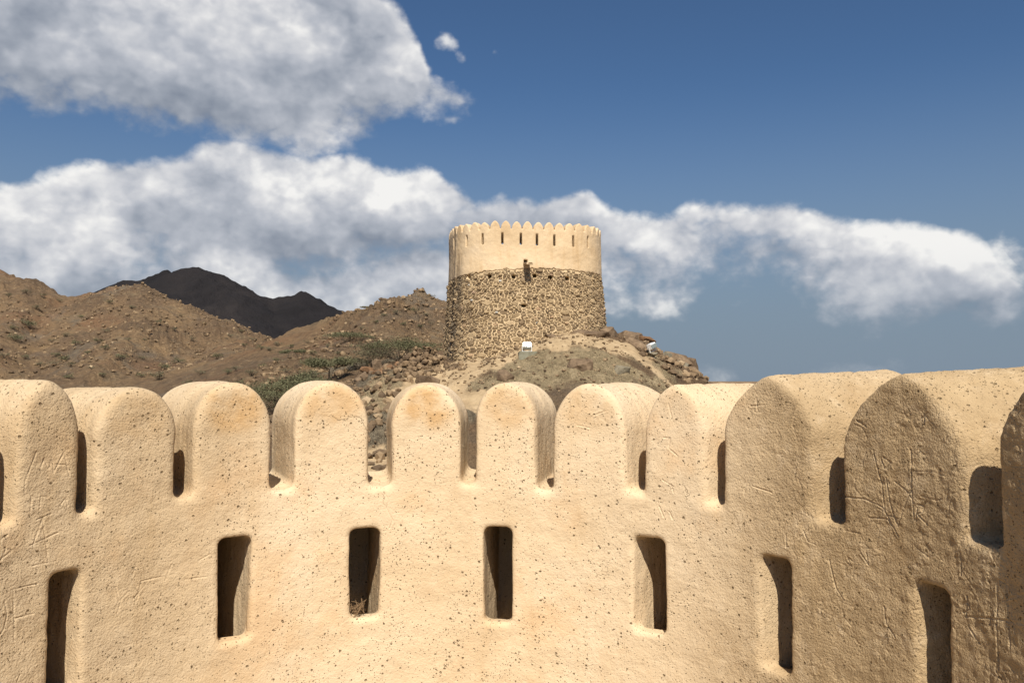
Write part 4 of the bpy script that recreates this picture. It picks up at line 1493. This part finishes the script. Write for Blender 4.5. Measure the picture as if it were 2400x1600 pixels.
def scatter_stones():
    """loose stones of the slopes: far too many to count"""
    rg = random.Random(8)
    bm = bmesh.new(); bmesh.ops.create_icosphere(bm, subdivisions=1, radius=1.0)
    base = np.array([v.co[:] for v in bm.verts]); bf = np.array([[v.index for v in f.verts] for f in bm.faces]); bm.free()
    V, F_, T = [], [], []
    spots = []
    def zone(n, cx, cy, rx, ry, s0, s1):
        for _ in range(n):
            a, r = rg.uniform(0, 6.283), math.sqrt(rg.random())
            spots.append((cx + rx * r * math.cos(a), cy + ry * r * math.sin(a), rg.uniform(s0, s1) ** 1.0))
    zone(460, -3.4, 29.8, 0.85, 1.3, 0.06, 0.16)     # rubble heap left of the tower
    zone(120, -3.0, 28.4, 1.2, 0.8, 0.04, 0.13)
    zone(80, -1.0, 27.9, 2.4, 0.9, 0.03, 0.10)
    zone(70, 1.5, 29.0, 3.2, 0.9, 0.02, 0.08)
    zone(420, 1.5, 26.5, 4.2, 2.2, 0.015, 0.07)
    zone(160, 5.8, 29.8, 1.6, 1.8, 0.05, 0.20)
    zone(260, -3.6, 22.5, 2.0, 3.2, 0.04, 0.22)
    zone(120, -7.3, 24.0, 0.5, 3.0, 0.08, 0.22)
    zone(160, -4.6, 28.0, 2.0, 2.0, 0.04, 0.18)
    zone(420, -9, 48, 8, 14, 0.05, 0.26)
    zone(600, -10, 76, 9, 14, 0.06, 0.26)
    zone(3200, -52, 110, 40, 32, 0.05, 0.28)
    XY = np.array([(a, b) for a, b, _ in spots])
    Z = ground_z(XY[:, 0], XY[:, 1])
    for i, (x, y, sz) in enumerate(spots):
        sc = np.array([sz * rg.uniform(.7, 1.4), sz * rg.uniform(.7, 1.3), sz * rg.uniform(.45, .95)])
        v = base * (1 + np.array([rg.uniform(-.25, .22) for _ in range(len(base))])[:, None])
        a = rg.uniform(0, 6.28)
        v = v * sc
        v = np.stack([v[:, 0] * math.cos(a) - v[:, 1] * math.sin(a), v[:, 0] * math.sin(a) + v[:, 1] * math.cos(a), v[:, 2]], 1)
        pile = 0.0
        if i < 460:   # heaped against the tower
            pile = max(0.0, rg.random() ** 1.3 * 0.85 * (1 - math.hypot((x + 3.3) / 1.0, (y - 29.8) / 1.5)))
        V.append(v + (x, y, Z[i] + sc[2] * 0.35 + pile)); F_.append(bf + i * len(base)); T.append(np.full(len(base), min(max(rg.gauss(0.30, 0.22), 0), .95)))
    n = len(base) * len(spots)
    me = mesh_np('loose_stones', np.vstack(V), np.vstack(F_), False, dict(tone=np.concatenate(T), stain_shade=np.zeros(n)))
    o = link('loose_stones', me, M['loose'])
    tag(o, 'loose brown stones strewn over the knoll and the hillsides', 'stones', kind='stuff')


scatter_stones()


# ------------------------------------------------------------------ floodlights and their bases
def box_part(name, mat, parent, size, loc, rot=(0, 0, 0), bev=0.012, taper=1.0):
    bm = bmesh.new()
    bmesh.ops.create_cube(bm, size=1.0)
    for v in bm.verts:
        k = taper if v.co.z > 0 else 1.0
        v.co = Vector((v.co.x * size[0] * k, v.co.y * size[1] * k, v.co.z * size[2]))
    bmesh.ops.bevel(bm, geom=bm.edges[:], offset=bev, segments=2, affect='EDGES')
    me = bpy.data.meshes.new(name); bm.to_mesh(me); bm.free()
    me.polygons.foreach_set('use_smooth', np.zeros(len(me.polygons), bool))
    o = link(name, me, M[mat], parent, loc)
    o.rotation_euler = rot
    return o


def floodlight(px, py, Y, w, tilt, rz, label, roll=0.0):
    p = at(px, py, Y)
    root = empty('floodlight', (p[0], p[1], p[2] - 0.17))
    root.rotation_euler = (0, roll, rz)
    tag(root, label, 'floodlight', 'floodlights aimed at the tower')
    h = box_part('housing', 'white', root, (w, 0.24, 0.20), (0, 0, 0.20), (tilt, 0, 0), 0.015, 0.92)
    box_part('back_cover', 'lampglass', h, (w * 0.94, 0.02, 0.15), (0, -0.118, -0.015), (0, 0, 0), 0.006)
    box_part('glass', 'lampglass', h, (w * 0.9, 0.02, 0.16), (0, 0.118, 0), (0, 0, 0), 0.006)
    for s in (-1, 1):
        box_part('bracket', 'white', root, (0.018, 0.05, 0.20), (s * (w / 2 + 0.012), 0, 0.11), (0, 0, 0), 0.004)
    box_part('mounting_plate', 'white', root, (w + 0.06, 0.06, 0.016), (0, 0, 0.008), (0, 0, 0), 0.004)
    return root, p


fl1, p1 = floodlight(1235, 812, 27.4, 0.30, R_(-22), R_(3), 'white box floodlight standing on the square concrete block before the tower')
cb1 = box_part('concrete_block', 'concrete', None, (0.66, 0.50, 0.42), (p1[0] + 0.03, p1[1], p1[2] - 0.17 - 0.21), (0, 0, R_(4)), 0.025, 0.97)
tag(cb1, 'square grey-green concrete block under the white floodlight before the tower', 'concrete block')
fl2, p2 = floodlight(1530, 812, 28.6, 0.30, R_(-8), R_(40), 'tilted white floodlight on stacked stones among the crest boulders', roll=R_(-20))
for k, (dx, dz, w, h) in enumerate(((0.0, -0.28, .36, .20), (0.03, -0.50, .34, .24), (0.05, -0.76, .40, .28))):
    o = link('base_stone', rock_mesh(90 + k, (w * .56, w * .5, h * .56)), M['greyrock'], None, (p2[0] + dx, p2[1], p2[2] + dz))
    tag(o, ('upper', 'middle', 'lowest')[k] + ' grey stone of the stack carrying the tilted floodlight', 'stone')


# ------------------------------------------------------------------ trees and shrubs
def leaf_cloud(pts, size, rg, flat=0.6):
    """small leaf faces at the given points"""
    n = len(pts)
    V = np.empty((n * 3, 3))
    for k in range(3):
        off = np.stack([RNG.normal(0, 1, n), RNG.normal(0, 1, n), RNG.normal(0, flat, n)], 1)
        off /= np.linalg.norm(off, axis=1, keepdims=True)
        V[k::3] = pts + off * (size * RNG.uniform(.5, 1.0, n))[:, None]
    return V, np.arange(n * 3).reshape(-1, 3)


def tube(bm, pts, r0, r1, seg=5):
    rings = []
    for i, p in enumerate(pts):
        r = r0 + (r1 - r0) * i / (len(pts) - 1)
        d = (pts[min(i + 1, len(pts) - 1)] - pts[max(i - 1, 0)]).normalized()
        a = d.orthogonal().normalized(); b = d.cross(a)
        rings.append([bm.verts.new(p + (a * math.cos(6.2832 * k / seg) + b * math.sin(6.2832 * k / seg)) * r) for k in range(seg)])
    for A_, B_ in zip(rings[:-1], rings[1:]):
        for k in range(seg):
            bm.faces.new((A_[k], A_[(k + 1) % seg], B_[(k + 1) % seg], B_[k]))


def acacia(name, loc, height, width, flat, label, group, seed, leaves, mat='leaf', leaf=0.055, stem=0.4, cat='tree'):
    """spreading thorn tree: forked stems fanning out into a flat layered crown"""
    rg = random.Random(seed)
    root = empty(name, loc)
    tag(root, label, cat, group)
    bm = bmesh.new()
    tips = []
    nst = 3 if stem > 0.3 else 7
    for k in range(nst):
        a = 6.283 * k / nst + rg.uniform(-.4, .4)
        fork = Vector((math.cos(a) * width * .06, math.sin(a) * width * .06, height * stem * rg.uniform(.8, 1.1)))
        tube(bm, [Vector((math.cos(a) * .02, math.sin(a) * .02, -0.25)), fork * 0.55 + Vector((rg.uniform(-.04, .04), rg.uniform(-.04, .04), 0)), fork], height * .028, height * .018)
        for j in range(5):
            b = a + rg.uniform(-1.0, 1.0)
            rr = width * .5 * rg.uniform(.35, .95)
            tip = Vector((math.cos(b) * rr, math.sin(b) * rr, height * (flat + (1 - flat) * (1 - (rr / (width * .5)) ** 2) * rg.uniform(.6, 1.0)) * rg.uniform(.86, 1.0)))
            mid = fork.lerp(tip, .5) + Vector((rg.uniform(-.1, .1) * width * .2, rg.uniform(-.1, .1) * width * .2, -0.02 * height))
            tube(bm, [fork, mid, tip], height * .013, height * .004, 4)
            tips.append(tip)
            for _ in range(3):
                t2 = tip + Vector((rg.gauss(0, 1), rg.gauss(0, 1), rg.uniform(-.1, .5))) * width * .07
                tube(bm, [mid.lerp(tip, .6), t2], height * .005, height * .002, 3)
                tips.append(t2)
    me = bpy.data.meshes.new('trunk'); bm.to_mesh(me); bm.free()
    link('trunk', me, M['bark'], root)
    P = []
    tp = np.array([t[:] for t in tips])
    idx = RNG.integers(0, len(tp), leaves)
    sg = np.array([width * .075, width * .075, height * .055])
    P = tp[idx] + RNG.normal(0, 1, (leaves, 3)) * sg
    V, F_ = leaf_cloud(P, leaf, rg)
    link('crown', mesh_np('crown', V, F_, False), M[mat], root)
    return root


def g_at(px, py, **k):
    return ground_hit(px, py, **k)


TREES = 'thorn trees on the slope left of the tower'


def stand(px, Y):
    p = at(px, HORIZON, Y)
    return Vector((p[0], p[1], on_ground(p[0], p[1])))


def sized(px, py_top, Y):
    """ground point in that direction and distance and the height that reaches the measured top"""
    b = stand(px, Y)
    return b, max(at(px, py_top, Y)[2] - b.z, 0.4)


b, h = sized(775, 838, 33); acacia('acacia_tree', b, h, 2.0, .78, 'small dark umbrella-shaped acacia standing over the rock pile', TREES, 2, 9500, leaf=.05, stem=.5)
b, h = sized(935, 790, 34.5); acacia('acacia_tree', b, h, 3.4, .45, 'wide spreading thorn bush between the rubble heap and the acacia', TREES, 3, 8000, leaf=.05, stem=.14)
b, h = sized(880, 808, 35.5); acacia('acacia_tree', b, h, 2.2, .4, 'thin pale thorn bush leaning against the wide spreading bush', TREES, 13, 2200, 'scrub', .05, .14)
b, h = sized(690, 878, 27); acacia('acacia_tree', b, h, 3.2, .40, 'low grey-green acacia filling the slope behind two merlons', TREES, 4, 9000, leaf=.05, stem=.15)
b, h = sized(610, 900, 29); acacia('acacia_tree', b, h, 2.4, .40, 'low grey-green thorn bush beside the low acacia behind the merlons', TREES, 5, 6000, leaf=.05, stem=.15)
b, h = sized(725, 862, 31); acacia('acacia_tree', b, h, 1.6, .40, 'small grey-green bush between the low acacia and the umbrella acacia', TREES, 15, 3200, leaf=.05, stem=.15)
b, h = sized(862, 742, 83); acacia('acacia_tree', b, h, 1.7, .5, 'lone small pale tree on the skyline of the rocky hill beside the tower', TREES, 6, 700, 'scrub', .10, .4)
b, h = sized(812, 778, 66); acacia('acacia_tree', b, h, 3.4, .6, 'flat spreading acacia in the saddle below the dark mountain', TREES, 7, 2600, leaf=.09, stem=.3)
b, h = sized(702, 822, 60); acacia('acacia_tree', b, h, 2.6, .5, 'round green bush on the slope above the umbrella acacia', TREES, 8, 2200, leaf=.09, stem=.2)
b, h = sized(838, 838, 36); acacia('acacia_tree', b, h, 1.6, .35, 'pale grey-green bush at the edge of the red-brown rock pile', TREES, 9, 2600, 'scrub', .05, .14)


def shrub_proto(seed, n, mat):
    rg = random.Random(seed)
    root = bpy.data.objects.new('desert_shrub', None)
    bm = bmesh.new()
    tips = []
    for k in range(9):
        a = rg.uniform(0, 6.283); rr = rg.uniform(.2, .95)
        tip = Vector((math.cos(a) * rr, math.sin(a) * rr, rg.uniform(.45, .95) * (1.05 - .5 * rr)))
        tube(bm, [Vector((0, 0, -.15)), tip * .5 + Vector((0, 0, .08)), tip], .035, .01, 3)
        tips.append(tip)
    me = bpy.data.meshes.new('stem'); bm.to_mesh(me); bm.free(); me.materials.append(M['bark'])
    tp = np.array([t[:] for t in tips])
    P = tp[RNG.integers(0, len(tp), n)] + RNG.normal(0, 1, (n, 3)) * (.20, .20, .13)
    P[:, 2] = np.maximum(P[:, 2], 0.02)
    V, F_ = leaf_cloud(P, .13, rg)
    mc = mesh_np('foliage', V, F_, False); mc.materials.append(M[mat])
    return me, mc


PROTO = [shrub_proto(31, 320, 'leaf'), shrub_proto(32, 260, 'scrub'), shrub_proto(33, 300, 'leaf'), shrub_proto(34, 220, 'scrub')]


def shrub(px, py, wpx, kind, label, group):
    p = g_at(px, py, lo=34.0)
    k = p.y / F_PX
    r = wpx * k * 0.5
    root = empty('desert_shrub', p)
    sc = r / 1.05
    root.scale = (sc, sc, sc * 0.85)
    root.rotation_euler = (0, 0, (px * 1.7 + py) % 6.28)
    tag(root, label, 'shrub', group)
    st, fo = PROTO[kind]
    link('stem', st, None, root); link('foliage', fo, None, root)


# the larger shrubs of the left hill, then the many small ones
for px, py, w, lab in ((66, 768, 42, 'largest round green shrub high on the brown hill, two small bushes beside it'), (36, 800, 40, 'grey low shrub just under the largest green shrub on the hill'),
                       (420, 852, 30, 'dark green shrub with a black rock above it on the hill face'), (385, 866, 32, 'broad grey-green shrub beside the shrub with the black rock'),
                       (372, 892, 40, 'pale wide shrub low on the hill, just above the parapet'), (160, 888, 26, 'green shrub low on the hill above the flat-backed merlon'),
                       (178, 812, 26, 'grey-green shrub on the hill above a pale rock streak'), (62, 690, 22, 'dark shrub high on the hill below the skyline notch')):
    shrub(px, py, w * 1.25, 0 if 'green' in lab else 1, lab, None)
SM = 'small shrubs dotted over the brown hill'
small = [(30, 775, 18), (85, 727, 16), (130, 838, 20), (128, 855, 22), (150, 848, 24), (158, 790, 18), (232, 805, 20), (248, 784, 18), (245, 820, 18), (165, 862, 20), (285, 845, 26), (332, 842, 16), (330, 885, 20),
         (408, 775, 14), (510, 842, 24), (470, 878, 22), (534, 876, 22), (554, 870, 18), (575, 812, 14), (590, 800, 14), (612, 820, 20), (632, 824, 18), (652, 850, 20), (672, 872, 22), (615, 863, 18), (650, 812, 20),
         (680, 818, 16), (120, 800, 14), (205, 830, 14), (310, 725, 16), (255, 712, 14), (425, 742, 12), (372, 760, 14), (450, 800, 14), (480, 760, 10), (540, 790, 12), (565, 780, 12), (20, 700, 16), (100, 700, 14), (140, 710, 12), (190, 745, 14),
         (340, 800, 12), (300, 800, 12), (520, 905, 26), (560, 905, 26), (590, 885, 24), (440, 905, 22), (10, 840, 20), (60, 840, 16), (95, 860, 18), (240, 890, 16), (215, 868, 14)]
for k, (px, py, w) in enumerate(small):
    shrub(px, py, w * 1.5, k % 4, 'small grey-green shrub dotted on the brown rocky hillside', SM)
SM2 = 'small shrubs on the hill beside the tower'
for k, (px, py, w) in enumerate([(930, 740, 18), (975, 735, 22), (962, 730, 14), (900, 745, 14), (1000, 745, 16), (880, 760, 16), (1010, 760, 14), (945, 765, 16), (850, 775, 18), (905, 728, 10), (1012, 698, 14), (985, 770, 14), (770, 815, 18), (735, 835, 20), (760, 800, 14), (870, 795, 18), (840, 808, 16), (790, 832, 16), (720, 806, 16)]):
    shrub(px, py, w * 1.4, (k + 1) % 4, 'small dry shrub on the brown hill right beside the tower', SM2)

# dry twigs blown into one of the slits
s0, s1, h0, h1 = SLITS[2]
bm = bmesh.new()
rg = random.Random(77)
for k in range(40):
    a = Vector((rg.uniform(-.02, .028), rg.uniform(-.03, .03), rg.uniform(0.0, .045)))
    d = Vector((rg.gauss(0, 1), rg.gauss(0, 1), rg.gauss(.2, .7))).normalized() * rg.uniform(.02, .035)
    tube(bm, [a - d, a + d * .2 + Vector((0, 0, .003)), a + d], .0016, .0009, 4)
me = bpy.data.meshes.new('dry_twigs'); bm.to_mesh(me); bm.free()
p = wall_map(np.array([s0 + 0.035]), np.array([0.045]), np.array([h0 + 0.012]))[0]
tag(link('dry_twigs', me, M['twig'], None, p), 'little nest of dry twigs lodged at the bottom of an arrow slit', 'twigs')
